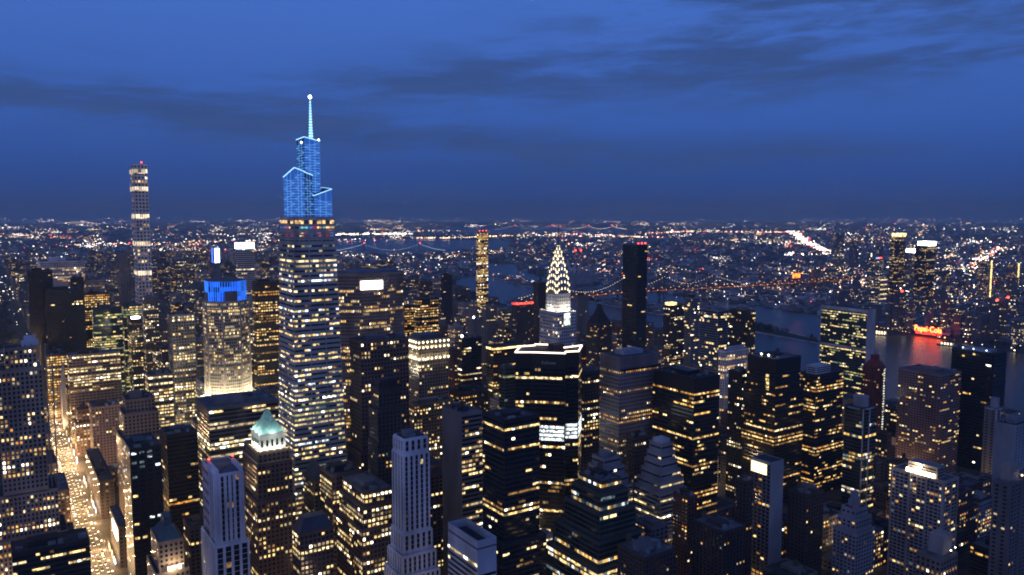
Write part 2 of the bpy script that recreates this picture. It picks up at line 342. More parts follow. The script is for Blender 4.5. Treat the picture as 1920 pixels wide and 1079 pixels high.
HEROES = [
 ('office_building',4.6,685.4,51.8,28.5,66,'darkstrip',0.55,[],'-','low dark block with strip windows in the bottom left corner beside the avenue'),
 ('office_tower',89.9,703.5,23.9,45.5,127.7,'blackpunch',0.22,[],'','black tower with a sparse grid of white lit windows, left of the brown slab'),
 ('office_tower',130.4,775.9,27.2,32.1,116.3,'bronzestrip',0.06,[],'','unlit dark bronze slab between the black window-grid tower and the wide office block'),
 ('office_block',170.2,783.9,68.3,55.4,134.3,'wideglass',0.3,[],'pent','wide flat-roofed office block with lit strip windows behind the striped tower'),
 ('office_block',230.5,1081.4,40.4,54,97.3,'paleblock',0.35,[],'','pale block with dark roof just behind the wide flat-roofed office block'),
 ('office_tower',128,575.4,19,39.8,135,'striped',0.07,[(0.62, 2.0)],'redlights','pink and blue striped tower with two red roof lights beside the pyramid tower'),
 ('office_tower',171.7,623.7,25.2,40.4,132,'brownbrick',0.2,[(0.93, 1.5), (0.7, 3.0)],'','brown brick tower with floodlit drum under a pale green pyramid roof'),
 ('office_tower',96.2,623.1,17.6,34.3,75.7,'palestone',0.15,[(0.7, 3.0)],'tealroof','low stone tower with a dull teal pyramid roof at the foot of the black tower'),
 ('office_building',87.1,775.9,7.9,62.4,38.4,'darkstone',0.05,[],'sign','narrow dark block with a glowing white sign on its street side'),
 ('office_building',86.9,916.6,14.1,137.3,40.1,'darkstone',0.03,[],'','dark plain block standing right beside the bright avenue'),
 ('apartment_tower',263.8,1821.1,26.5,50.8,424.7,'grid432',0.22,[],'bands432','slender square grid tower far left rising highest above the horizon'),
 ('apartment_tower',243.4,1925.6,20.2,42,232.9,'greystone',0.06,[],'','plain grey slab close on the left of the slender grid tower'),
 ('office_tower',96.5,1981.9,83.2,123,218.5,'whiteribs',0.3,[],'','broad white tower with fine vertical ribs behind the two black towers'),
 ('office_tower',55.4,1523.6,35,39.1,226.8,'black',0.01,[],'','blank black tower, the taller and leftmost of the black pair'),
 ('office_tower',76.3,1475.3,55.4,41.1,197.1,'black',0.05,[],'','broad black tower with a few amber windows behind the cathedral spire'),
 ('office_building',70.2,1419.1,27.6,52.6,101,'orangewin',0.75,[],'','low block glowing with orange windows at the foot of the broad black tower'),
 ('office_tower',138.5,1563.8,40.2,18,182,'bronzeorange',0.7,[],'','tower with dense amber windows just right of the broad black tower'),
 ('office_tower',172.1,1885.4,35.2,32.1,181.5,'paleblock',0.15,[],'','pinkish flat-topped tower with one white lamp, over the amber-lit tower'),
 ('office_tower',143.9,1885.4,24.6,24.9,188.4,'black',0.02,[],'','small black tower top poking up above the broad black tower'),
 ('office_tower',139.7,1443.2,42.3,15.3,167.6,'greenglass',0.42,[],'','green glass tower with lit upper floors, left of its matching lower wing'),
 ('office_tower',194.8,1523.6,29.9,19.4,161.6,'greenglass',0.35,[],'','narrower green glass tower directly behind the white-lipped tower'),
 ('office_tower',179.3,1322.6,14.9,43.5,160.6,'darkpunch',0.35,[],'glowtop','narrow tower with a glowing white oval ring on its roof'),
 ('apartment_tower',234.7,1563.8,23.3,17.5,170.8,'tanpunch',0.3,[],'','tan tower with peaked top in front of the slender grid tower'),
 ('office_tower',208.3,1161.8,29.2,30.5,182.2,'ribdark',0.5,[],'','dark ribbed tower with lit windows left of the blue-crowned tower'),
 ('office_building',207.3,1242.2,19.8,12.7,128.1,'darkpunch',0.5,[],'','small dark block with warm lit rows left of the ribbed tower'),
 ('office_block',86.6,1230.1,64,25.3,127.6,'tanoffice',0.4,[],'','wide tan office block with lit rows right of the cathedral spire'),
 ('office_building',100.5,1105.5,32.7,36.6,78.6,'pinkpunch',0.3,[],'','pinkish stone block with lit top row beside the tall bright avenue'),
 ('office_tower',109.1,864.3,26.6,29.6,134.7,'palestone',0.12,[(0.9, 3.0), (0.72, 6.0)],'','pale stepped stone tower with arched crown above the black window-grid tower'),
 ('office_block',151.2,1001,26.9,22.3,132.1,'tanoffice',0.85,[],'','low block with nearly every window lit behind the stepped stone tower'),
 ('office_tower',406,1579.9,32.7,12,263.5,'whitestrip',0.1,[],'whiteglow','white banded tower with a blazing white top behind the blue-crowned tower'),
 ('office_tower',449.3,1965.8,14.7,12,240.7,'bluetower',0.1,[],'bluesign','thin tower with a blue-white glowing sign near the horizon'),
 ('office_tower',322.5,1161.8,35.7,16.6,222.4,'bronzeorange',0.5,[],'','dark tower with orange rows between the blue-crowned tower and the spired glass tower'),
 ('office_tower',279.4,671.3,48.1,26.6,204.8,'brownbrick',0.2,[(0.5, 3.0)],'','tall pinkish-brown brick tower just right of the spired glass tower'),
 ('office_tower',260.9,590.9,20,13.9,178.6,'darkbrick',0.06,[(0.9, 2.0), (0.75, 3.0)],'gothictop','dark gothic brick tower with pinnacled top before the pinkish-brown tower'),
 ('office_tower',402.9,800,37.8,37.1,177.7,'tanpunch',0.22,[(0.45, 2.0)],'bulbs','tower ringed with rows of bright bulbs at its crown'),
 ('hotel_building',364.1,735.7,47.1,12,122.2,'yellowstone',0.4,[],'','low broad yellowish building below the bulb-ringed tower'),
 ('office_tower',244.3,510.5,19,17.1,158.1,'whitestripe',0.03,[(0.93, 0.8), (0.56, 2.0), (0.46, 4.0), (0.37, 6.0)],'','white stone tower with black vertical stripes and stepped base'),
 ('office_tower',324.4,566.8,20.3,34.5,153.6,'greyslab',0.45,[],'','grey slab with a blank west wall between the white striped tower and the dark tower'),
 ('office_tower',319.4,493.5,33.1,30.9,165,'darkstrip',0.15,[(0.42, 4.0)],'','big dark tower with scattered yellow bands left of the light-outlined tower'),
 ('office_tower',262.3,438.1,15.1,40.2,98,'whiteframe',0.12,[],'openroof','white-framed tower top with empty black roof at the bottom edge'),
 ('office_tower',380.2,451.4,19.7,28,118,'glassband',0.22,[(0.93, 4.0), (0.82, 8.0), (0.66, 13.0), (0.5, 18.0)],'','stepped dark glass tower widening downward at bottom centre'),
 ('apartment_building',447.2,528.4,19.9,16.4,104,'whitebalc',0.15,[(0.92, 2.5), (0.84, 5.0), (0.76, 8.0)],'','white stepped balcony building behind the stepped dark glass tower'),
 ('office_tower',505.4,575,51.4,29.6,182,'graypunch',0.22,[],'ribtop','grey granite tower with ribbed blank top floors and small square windows'),
 ('office_tower',546,679.4,24.5,12,145.3,'darkpunch',0.15,[],'','dark narrow tower squeezed between the light-outlined tower and the grey granite tower'),
 ('office_tower',541.3,511.7,34.4,54.4,168,'blackstrip',0.3,[],'blanktop','black tower with orange strip windows right of the grey granite tower'),
 ('office_tower',685.1,533.5,41.5,37.1,168,'blackstrip',0.22,[(0.8, 3.0)],'blanktop','black tower with a vertical run of lit windows and bright roof lamps'),
 ('office_tower',689.2,580.7,14.1,19.7,146,'blackpunch2',0.25,[],'','narrow dark punched-window wing left of the black tower with roof lamps'),
 ('office_tower',779,550.7,51.1,23.5,138,'blackstrip',0.4,[(0.45, 5.0)],'whitepent','black tower with amber bands and a white penthouse on its roof'),
 ('apartment_tower',540.2,422.3,16.6,21.2,112,'blueslab',0.2,[],'topsign','slim pale blue slab with a lit sign panel at its top'),
 ('apartment_tower',637.9,329.5,22.2,44.6,104,'aptgrid',0.1,[],'aptpent','pale gridded apartment block with a glowing colonnade on its roof'),
 ('apartment_tower',946.4,498.4,46.4,53.4,128,'pinkbalc',0.14,[],'','pinkish balconied apartment tower left of the black box by the river'),
 ('office_tower',1021.7,474.7,30.5,51.5,150,'black',0.06,[],'whiteroof','plain black box tower standing against the river at right'),
 ('apartment_tower',1004.1,1097.5,25.3,39.8,263.2,'black',0.035,[],'redtop','tall plain black tower with red roof lamps, right of the tiered spire'),
 ('office_building',487.3,498,14.3,14.9,118,'palebalc',0.2,[(0.93, 1.5), (0.87, 3.0), (0.8, 5.0), (0.73, 7.0), (0.66, 9.0)],'clock','white stepped tower with terraced lower floors below the black strip-window tower'),
 ('office_building',496.9,543,21.6,12,112,'darkstone',0.12,[(0.8, 2.0)],'','grey stone tower just left of the white stepped tower'),
 ('apartment_tower',1136.6,1885.4,31.2,12,271.8,'thinlit',0.5,[],'redtop','thin far tower glowing gold from top to bottom'),
 ('apartment_tower',930.2,566.8,14,23.4,128.4,'redslab',0.12,[],'redpeak','dark red tower with peaked roof and a strip of pale lights'),
 ('apartment_tower',761.4,481,25.1,21.2,116,'glassband',0.3,[],'tank','curved-roof tower carrying a big round grey tank'),
 ('apartment_tower',838.8,366.2,50.5,19.9,112,'blueslab2',0.02,[],'','large blank grey slab cut off by the right edge'),
 ('apartment_tower',672.3,295.7,61.4,12.5,105,'greystone',0.06,[],'lamps','pale grey tower with warm roof lamp in the bottom right corner'),
 ('office_tower',229.7,549.9,22.9,44.2,110,'brownoffice',0.5,[(0.9, 2.0), (0.75, 4.0)],'','stepped brown office tower with many lit windows left of the white striped tower'),
 ('office_building',180.1,552.1,25.6,16.9,88,'brownoffice',0.5,[],'mansard','brown block with lit rows under a dark blue mansard roof'),
 ('office_tower',220.8,636.9,12.2,27,95,'yellowstone',0.15,[],'ziggtop','stone tower with a small stepped pyramid cap right of the green-pyramid tower'),
 ('office_tower',222.7,599,25.6,26.9,110.8,'brownoffice',0.35,[],'','brown brick block at the foot of the spired glass tower'),
 ('office_building',459,808,40.9,23.4,109.1,'darkbrick',0.3,[],'','brown stepped block with one lit row left of the light-outlined tower'),
 ('office_building',574.5,1001,33.8,12.6,138.9,'darkstrip',0.15,[],'lamptop','dark grey block right of the bulb-ringed tower'),
 ('office_tower',690.1,1161.8,25.7,21.7,141,'greystone',0.05,[],'lamptop','small pale slab with a bright lamp on its roof edge'),
 ('office_building',578.4,920.6,53.7,18.3,137.2,'bronzestrip',0.4,[],'toprow','dark block topped by a continuous yellow lit line'),
 ('office_building',503,775.9,16.7,12,140.3,'greenglass',0.12,[],'','dull green glass block tucked left of the light-outlined tower'),
 ('apartment_tower',885.7,1322.6,42,15.6,141.4,'darkbrick',0.08,[],'redsign','dark tower with a glowing red line round its top'),
 ('apartment_tower',937.9,1724.6,25.6,12,172,'black',0.04,[],'','small black tower near the thin gold tower'),
 ('office_tower',543.6,1081.4,35.7,12.6,191.7,'bronzeorange',0.5,[],'','amber-lit brown tower right of the broad tower with the white sign'),
 ('office_tower',541.4,1121.6,18.5,12,176.5,'bronzeorange',0.6,[],'','narrow amber-lit tower touching the broad tower with the white sign'),
 ('apartment_tower',654,920.6,14.1,12,222.4,'darkbrick',0.02,[],'','plain brown pier-like tower immediately left of the tiered spire'),
 ('apartment_tower',763.8,920.6,28.4,25.6,154.2,'darkbrick',0.12,[],'darkpeak','dark tower tapering to a pointed top between tiered spire and tall black tower'),
 ('apartment_tower',1043.8,1322.6,29,12,147.5,'greystone',0.1,[],'','grey tower with two white lights behind the pointed dark tower'),
 ('apartment_tower',1193.8,1202,44,19,129.1,'darkpunch',0.2,[],'goldglow','dark tower with a gold glowing box on its roof'),
 ('apartment_tower',1214.7,1161.8,26.7,18.1,147.2,'blueglass',0.1,[],'','dark blue glass tower just right of the gold-topped tower'),
 ('office_tower',963.9,864.3,24.7,38.5,168.3,'blueglass',0.14,[],'','blue glass tower with dotted lights left of its darker twin'),
 ('office_tower',967.5,808,18.4,37.8,172.2,'darkglassdot',0.2,[],'','dark glass twin beside the water with dotted yellow lights'),
 ('office_building',864.7,759.8,49.5,12,127.1,'whiteribs',0.02,[],'dishes','pale louvred block with satellite dishes on its roof'),
 ('apartment_building',560.5,356.9,17.2,12.2,88,'palepunch',0.1,[(0.92, 2.0), (0.8, 4.0)],'decopent','white terraced apartment building with square tower on top'),
 ('apartment_building',474.6,452.9,11.3,17.2,86,'redbrick',0.12,[],'','red-brown brick building in front of the white stepped tower'),
 ('apartment_building',445.2,388.9,24.7,29.9,85,'brownpier',0.03,[],'clutter','unlit brown apartment block with piers, bottom edge right of centre'),
 ('apartment_building',371.3,393.1,29.8,29.1,82,'darkbrick',0.05,[],'clutter','dark brick block with a cluttered pale roof at the bottom edge'),
 ('apartment_building',554.9,286.1,23.1,17.9,75,'palestone',0.12,[],'bluepent','pale block with a windowless tower and two lamps at the bottom right'),
 ('apartment_tower',947.3,435.2,19.6,12.7,100,'greystone',0.03,[],'tank','grey tower with a pale round tank left of the blank right-edge slab'),
 ('apartment_building',518.6,429.4,8,12,98,'darkbrick',0.03,[],'','dark red-brown slab tucked against the slim pale blue slab'),
 ('apartment_building',566.6,406.1,24,18.2,84,'darkbrick',0.04,[],'clutter','dark block with grey rooftop boxes right of the slim pale blue slab'),
 ('office_building',380.8,534.1,14.7,12,46,'whiteframe',0.9,[],'lobby','low block with a tall glowing white lobby wall at the foot of the light-outlined tower'),
]
FILL = [
 (10,849,45,62,58,0,'brown brick mid-rise left of the black window-grid tower'),
 (10,1090,45,62,56,2,'tan brick mid-rise below the wide tan block'),
 (751,372,34,24,57,1,'second dark red brick mid-rise right of the colonnade-roofed apartment block'),
 (10,1010,45,62,41,3,'grey stone mid-rise left of the black window-grid tower'),
 (10,1171,45,62,74,3,'grey stone mid-rise left of the wide tan block'),
 (137,720,16,29,45,0,'brown brick mid-rise right of the teal-pyramid tower'),
 (87,1174,21,26,62,0,'brown brick mid-rise left of the stepped stone tower'),
 (721,318,28,29,27,4,'dark glass low block below the colonnade-roofed apartment block'),
 (10,1573,45,62,43,1,'dark red brick mid-rise left of the wide tan block'),
 (890,528,16,29,57,0,'brown brick mid-rise below the round-tank tower'),
 (787,372,33,24,42,5,'second pale brick mid-rise right of the colonnade-roofed apartment block'),
 (500,367,29,29,42,2,'tan brick mid-rise right of the unlit piered block'),
 (10,769,45,62,32,4,'dark glass low block left of the teal-pyramid tower'),
 (870,1417,35,24,126,2,'second tan brick tower left of the red-lined tower'),
 (428,447,25,29,71,3,'grey stone mid-rise right of the stepped dark glass tower'),
 (313,613,28,24,88,0,'brown brick tower below the white black-striped tower'),
 (10,1814,45,62,52,3,'grey stone mid-rise below the broad black tower'),
 (671,398,18,29,36,4,'dark glass mid-rise right of the white terraced building'),
 (809,479,33,29,16,2,'second tan brick low block right of the white terraced building'),
 (642,398,28,29,35,3,'grey stone mid-rise below the white terraced building'),
 (1200,1256,36,58,71,3,'grey stone mid-rise left of the gold-topped tower'),
 (10,1412,45,62,38,0,'third brown brick mid-rise left of the wide tan block'),
 (588,528,35,29,27,3,'grey stone low block behind the unlit piered block'),
 (264,1332,37,29,118,3,'grey stone tower below the blue-crowned tower'),
 (615,1095,35,24,101,1,'dark red brick tower right of the bulb-ringed tower'),
 (806,447,23,29,53,0,'brown brick mid-rise left of the colonnade-roofed apartment block'),
 (876,961,29,29,114,4,'dark glass tower behind the grey granite tower'),
 (404,1497,21,24,130,2,'nearest tan brick tower right of the blue-crowned tower'),
 (309,1894,24,29,118,3,'second grey stone tower right of the green glass tower'),
 (721,613,27,24,52,4,'dark glass mid-rise left of the slim pale blue slab'),
 (264,961,34,29,106,3,'grey stone tower right of the wide flat office block'),
 (794,1412,19,29,91,5,'pale brick tower right of the bulb-ringed tower'),
 (1029,2006,28,29,130,1,'dark red brick tower behind the amber-lit brown tower'),
 (985,559,35,29,64,4,'dark glass mid-rise right of the round-tank tower'),
 (937,1443,19,29,110,2,'nearest tan brick tower left of the red-lined tower'),
 (660,452,29,24,28,5,'pale brick low block left of the white terraced building'),
 (320,1251,25,29,98,4,'dark glass tower behind the wide flat office block'),
 (10,1653,45,62,43,0,'nearest brown brick mid-rise left of the wide tan block'),
 (881,1363,25,29,84,0,'nearest brown brick tower below the red-lined tower'),
 (721,367,29,29,27,0,'brown brick low block below the colonnade-roofed apartment block'),
 (847,398,15,29,44,5,'nearest pale brick mid-rise right of the colonnade-roofed apartment block'),
 (403,1926,18,29,122,2,'nearest tan brick tower left of the blue-crowned tower'),
 (630,447,29,29,35,3,'grey stone mid-rise left of the white terraced building'),
 (810,398,36,29,45,1,'nearest dark red brick mid-rise right of the colonnade-roofed apartment block'),
 (618,398,23,29,11,2,'tan brick low block below the white terraced building'),
 (598,447,32,29,41,1,'dark red brick mid-rise below the slim pale blue slab'),
 (753,961,35,29,117,1,'dark red brick tower right of the light-outlined tower'),
 (867,528,23,29,27,3,'grey stone low block behind the white terraced building'),
 (844,479,18,29,38,3,'grey stone mid-rise left of the colonnade-roofed apartment block'),
 (1088,2058,33,26,130,5,'pale brick tower behind the amber-lit brown tower'),
 (1038,1093,35,26,64,3,'grey stone mid-rise right of the grey granite tower'),
 (632,3020,48,29,109,5,'nearest pale brick tower behind the blue-crowned tower'),
 (275,881,23,29,109,4,'dark glass tower behind the green-pyramid tower'),
 (466,2623,47,24,74,5,'pale brick mid-rise left of the blue-crowned tower'),
 (822,1443,21,29,103,3,'grey stone tower right of the amber-lit brown tower'),
 (803,688,20,29,58,0,'brown brick mid-rise behind the slim pale blue slab'),
 (87,4097,46,29,114,4,'dark glass tower left of the white-ribbed tower'),
 (956,1658,16,24,105,5,'nearest pale brick tower right of the amber-lit brown tower'),
 (201,1122,12,29,52,5,'pale brick mid-rise right of the stepped stone tower'),
 (652,1095,38,24,106,2,'tan brick tower right of the bulb-ringed tower'),
 (87,3181,38,29,81,3,'grey stone tower left of the broad black tower'),
 (244,1524,34,29,85,0,'second brown brick tower behind the stepped stone tower'),
 (937,3261,39,29,130,4,'second dark glass tower right of the blue-crowned tower'),
 (560,2971,46,29,88,2,'third tan brick tower left of the blue-crowned tower'),
 (1201,1341,26,53,74,1,'dark red brick mid-rise behind the grey granite tower'),
 (86,3453,26,29,109,0,'brown brick tower left of the white-ribbed tower'),
 (87,1283,20,29,72,4,'dark glass mid-rise below the wide tan block'),
 (561,881,30,29,70,5,'pale brick mid-rise behind the big dark tower'),
 (1230,2148,37,50,91,0,'brown brick tower right of the amber-lit brown tower'),
 (349,1926,24,29,116,4,'nearest dark glass tower left of the blue-crowned tower'),
 (1380,3357,29,47,110,2,'tan brick tower left of the broad tower with white sign'),
 (560,2380,48,26,130,0,'nearest brown brick tower behind the blue-crowned tower'),
 (829,450,37,26,44,1,'dark red brick mid-rise behind the colonnade-roofed apartment block'),
 (1049,613,33,24,55,3,'grey stone mid-rise right of the round-tank tower'),
 (561,3051,26,29,110,4,'second dark glass tower left of the blue-crowned tower'),
 (802,1492,33,29,81,0,'brown brick tower right of the bulb-ringed tower'),
 (1202,534,34,56,37,3,'grey stone mid-rise left of the right-edge blank slab'),
 (593,3453,29,29,130,0,'sixth brown brick tower left of the blue-crowned tower'),
 (937,1122,19,29,130,3,'grey stone tower right of the tiered lit spire'),
 (863,398,43,29,36,1,'third dark red brick mid-rise right of the colonnade-roofed apartment block'),
 (437,318,22,29,70,4,'dark glass mid-rise right of the unlit piered block'),
 (1045,1765,21,29,92,5,'second pale brick tower right of the amber-lit brown tower'),
 (1165,1099,30,54,15,2,'tan brick low block behind the orange-strip black tower'),
 (244,881,30,29,88,5,'pale brick tower behind the green-pyramid tower'),
 (561,3373,26,29,112,1,'second dark red brick tower right of the green glass tower'),
 (159,1095,26,24,111,0,'nearest brown brick tower behind the stepped stone tower'),
 (560,450,37,26,40,3,'grey stone mid-rise right of the unlit piered block'),
 (10,1734,45,62,36,0,'second brown brick mid-rise left of the wide tan block'),
 (789,1251,24,29,82,0,'second brown brick tower below the red-lined tower'),
 (963,608,32,29,71,2,'tan brick mid-rise behind the round-tank tower'),
 (595,2891,36,29,85,3,'grey stone tower left of the blue-crowned tower'),
 (358,1814,14,29,121,0,'nearest brown brick tower left of the blue-crowned tower'),
 (281,1765,37,29,72,0,'second brown brick mid-rise right of the green glass tower'),
 (508,3051,21,29,90,4,'dark glass tower right of the green glass tower'),
 (1165,2057,36,61,82,1,'dark red brick tower right of the amber-lit brown tower'),
 (109,1041,31,29,13,5,'pale brick low block below the black window-grid tower'),
 (720,479,31,29,12,4,'dark glass low block left of the white terraced building'),
 (721,398,19,29,41,1,'dark red brick mid-rise below the colonnade-roofed apartment block'),
 (755,3583,36,29,128,2,'second tan brick tower behind the blue-crowned tower'),
 (1030,1845,36,29,85,2,'second tan brick tower right of the amber-lit brown tower'),
 (720,2538,39,29,126,3,'nearest grey stone tower right of the blue-crowned tower'),
 (720,639,28,29,30,3,'grey stone low block left of the slim pale blue slab'),
 (175,881,17,29,98,2,'nearest tan brick tower left of the wide flat office block'),
 (561,2328,25,29,110,3,'nearest grey stone tower behind the blue-crowned tower'),
 (1018,1202,37,29,78,5,'pale brick tower left of the grey granite tower'),
 (403,1894,18,29,79,2,'tan brick tower below the blue-crowned tower'),
 (1096,2006,38,29,112,2,'nearest tan brick tower right of the amber-lit brown tower'),
 (184,5355,29,26,113,3,'grey stone tower left of the white-ribbed tower'),
 (647,4065,43,29,110,0,'second brown brick tower behind the green glass tower'),
 (1089,1415,15,26,101,1,'dark red brick tower right of the tiered lit spire'),
 (890,3181,16,29,130,5,'second pale brick tower behind the blue-crowned tower'),
 (521,2569,8,29,93,2,'second tan brick tower left of the blue-crowned tower'),
 (936,1573,18,29,95,2,'third tan brick tower left of the red-lined tower'),
 (561,4740,27,29,114,0,'brown brick tower right of the white-ribbed tower'),
 (245,1283,30,29,78,2,'second tan brick tower left of the wide flat office block'),
 (846,1573,20,29,89,3,'grey stone tower below the amber-lit brown tower'),
 (1466,3263,33,60,110,0,'second brown brick tower behind the broad tower with white sign'),
 (817,2649,32,29,122,3,'second grey stone tower right of the blue-crowned tower'),
 (245,1497,30,24,71,3,'grey stone mid-rise behind the stepped stone tower'),
 (721,3666,45,26,111,0,'second brown brick tower left of the blue-crowned tower'),
 (838,4229,39,26,130,3,'third grey stone tower behind the blue-crowned tower'),
 (561,2859,36,29,73,2,'tan brick mid-rise left of the blue-crowned tower'),
 (423,1415,32,26,94,3,'third grey stone tower right of the blue-crowned tower'),
 (779,688,23,29,34,1,'dark red brick low block left of the slim pale blue slab'),
 (1364,2950,24,52,110,3,'grey stone tower right of the broad tower with white sign'),
 (431,3695,32,29,84,3,'grey stone tower behind the green glass tower'),
 (446,4579,47,29,74,0,'brown brick mid-rise right of the white-ribbed tower'),
 (802,3261,29,29,116,0,'second brown brick tower behind the blue-crowned tower'),
 (636,3051,21,29,130,3,'second grey stone tower behind the blue-crowned tower'),
 (403,1337,31,24,66,5,'pale brick mid-rise right of the wide flat office block'),
 (115,1013,29,26,12,1,'dark red brick low block below the black window-grid tower'),
 (504,4499,25,29,104,2,'tan brick tower right of the white-ribbed tower'),
 (561,5061,44,29,114,3,'grey stone tower right of the white-ribbed tower'),
 (561,2649,38,29,68,1,'dark red brick mid-rise left of the blue-crowned tower'),
 (750,688,28,29,60,1,'dark red brick mid-rise below the orange-strip black tower'),
 (667,3614,22,29,116,1,'third dark red brick tower left of the blue-crowned tower'),
 (496,3212,33,29,92,1,'nearest dark red brick tower right of the green glass tower'),
 (884,1041,21,29,103,3,'grey stone tower left of the grey granite tower'),
 (86,5142,28,29,95,1,'dark red brick tower left of the white-ribbed tower'),
 (560,3103,41,26,96,1,'second dark red brick tower left of the blue-crowned tower'),
 (1054,1443,19,29,102,3,'grey stone tower left of the tiered lit spire'),
 (720,3824,41,29,114,0,'fourth brown brick tower left of the blue-crowned tower'),
 (404,3583,38,29,57,2,'nearest tan brick mid-rise behind the green glass tower'),
 (937,1926,33,29,91,3,'grey stone tower left of the amber-lit brown tower'),
 (602,3100,44,29,94,1,'nearest dark red brick tower left of the blue-crowned tower'),
 (1312,2704,36,57,75,0,'brown brick mid-rise left of the amber-lit brown tower'),
 (937,4392,45,24,104,4,'second dark glass tower behind the blue-crowned tower'),
 (630,3373,49,29,94,0,'third brown brick tower left of the blue-crowned tower'),
 (858,3695,26,29,130,0,'third brown brick tower behind the blue-crowned tower'),
 (1385,2227,36,51,45,2,'tan brick mid-rise left of the red-lined tower'),
 (1277,2620,38,60,52,3,'grey stone mid-rise left of the amber-lit brown tower'),
 (466,2784,27,24,60,0,'nearest brown brick mid-rise right of the green glass tower'),
 (511,5222,19,29,110,1,'dark red brick tower right of the white-ribbed tower'),
 (937,4579,39,29,122,1,'dark red brick tower behind the blue-crowned tower'),
 (495,1604,35,29,92,4,'third dark glass tower right of the blue-crowned tower'),
 (721,447,28,29,18,2,'nearest tan brick low block right of the white terraced building'),
 (854,4820,36,29,105,4,'third dark glass tower left of the blue-crowned tower'),
 (1538,3517,31,48,86,0,'nearest brown brick tower behind the broad tower with white sign'),
 (1229,2553,24,47,77,1,'dark red brick tower left of the amber-lit brown tower'),
 (268,2221,29,24,109,3,'nearest grey stone tower right of the green glass tower'),
 (804,4740,29,29,98,4,'fourth dark glass tower left of the blue-crowned tower'),
 (1276,4472,29,58,98,2,'third tan brick tower behind the blue-crowned tower'),
 (1072,3614,27,29,127,0,'brown brick tower below the spired glass tower'),
 (508,3695,21,29,130,0,'nearest brown brick tower behind the green glass tower'),
 (851,2859,29,29,129,2,'second tan brick tower right of the blue-crowned tower'),
 (1055,1202,33,29,73,0,'brown brick mid-rise behind the grey granite tower'),
 (508,4901,22,29,110,4,'dark glass tower right of the white-ribbed tower'),
 (936,3855,31,29,97,4,'nearest dark glass tower behind the blue-crowned tower'),
 (607,3507,47,24,105,0,'fifth brown brick tower left of the blue-crowned tower'),
 (342,2971,31,29,68,1,'dark red brick mid-rise behind the green glass tower'),
 (586,2328,31,29,119,4,'nearest dark glass tower right of the blue-crowned tower'),
 (435,4226,40,29,57,3,'grey stone mid-rise behind the green glass tower'),
 (1470,3195,27,48,110,4,'dark glass tower right of the broad tower with white sign'),
 (1322,2626,38,54,63,1,'nearest dark red brick mid-rise behind the amber-lit brown tower'),
 (1344,2139,25,59,41,0,'brown brick mid-rise left of the red-lined tower'),
 (1465,2942,24,60,65,1,'second dark red brick mid-rise behind the amber-lit brown tower'),
 (518,2971,11,29,69,4,'dark glass mid-rise left of the blue-crowned tower'),
 (10,930,45,62,31,1,'dark red brick low block left of the black window-grid tower'),
 (1516,3590,34,55,73,1,'dark red brick mid-rise left of the broad tower with white sign'),
 (404,3345,23,26,69,2,'second tan brick mid-rise behind the green glass tower'),
 (937,3051,41,29,125,2,'tan brick tower below the spired glass tower'),
 (597,2489,28,29,130,2,'nearest tan brick tower behind the blue-crowned tower'),
 (466,5276,30,24,78,5,'pale brick tower right of the white-ribbed tower'),
 (181,4628,32,29,75,0,'brown brick mid-rise left of the white-ribbed tower'),
 (823,2779,36,29,121,0,'brown brick tower right of the blue-crowned tower'),
]
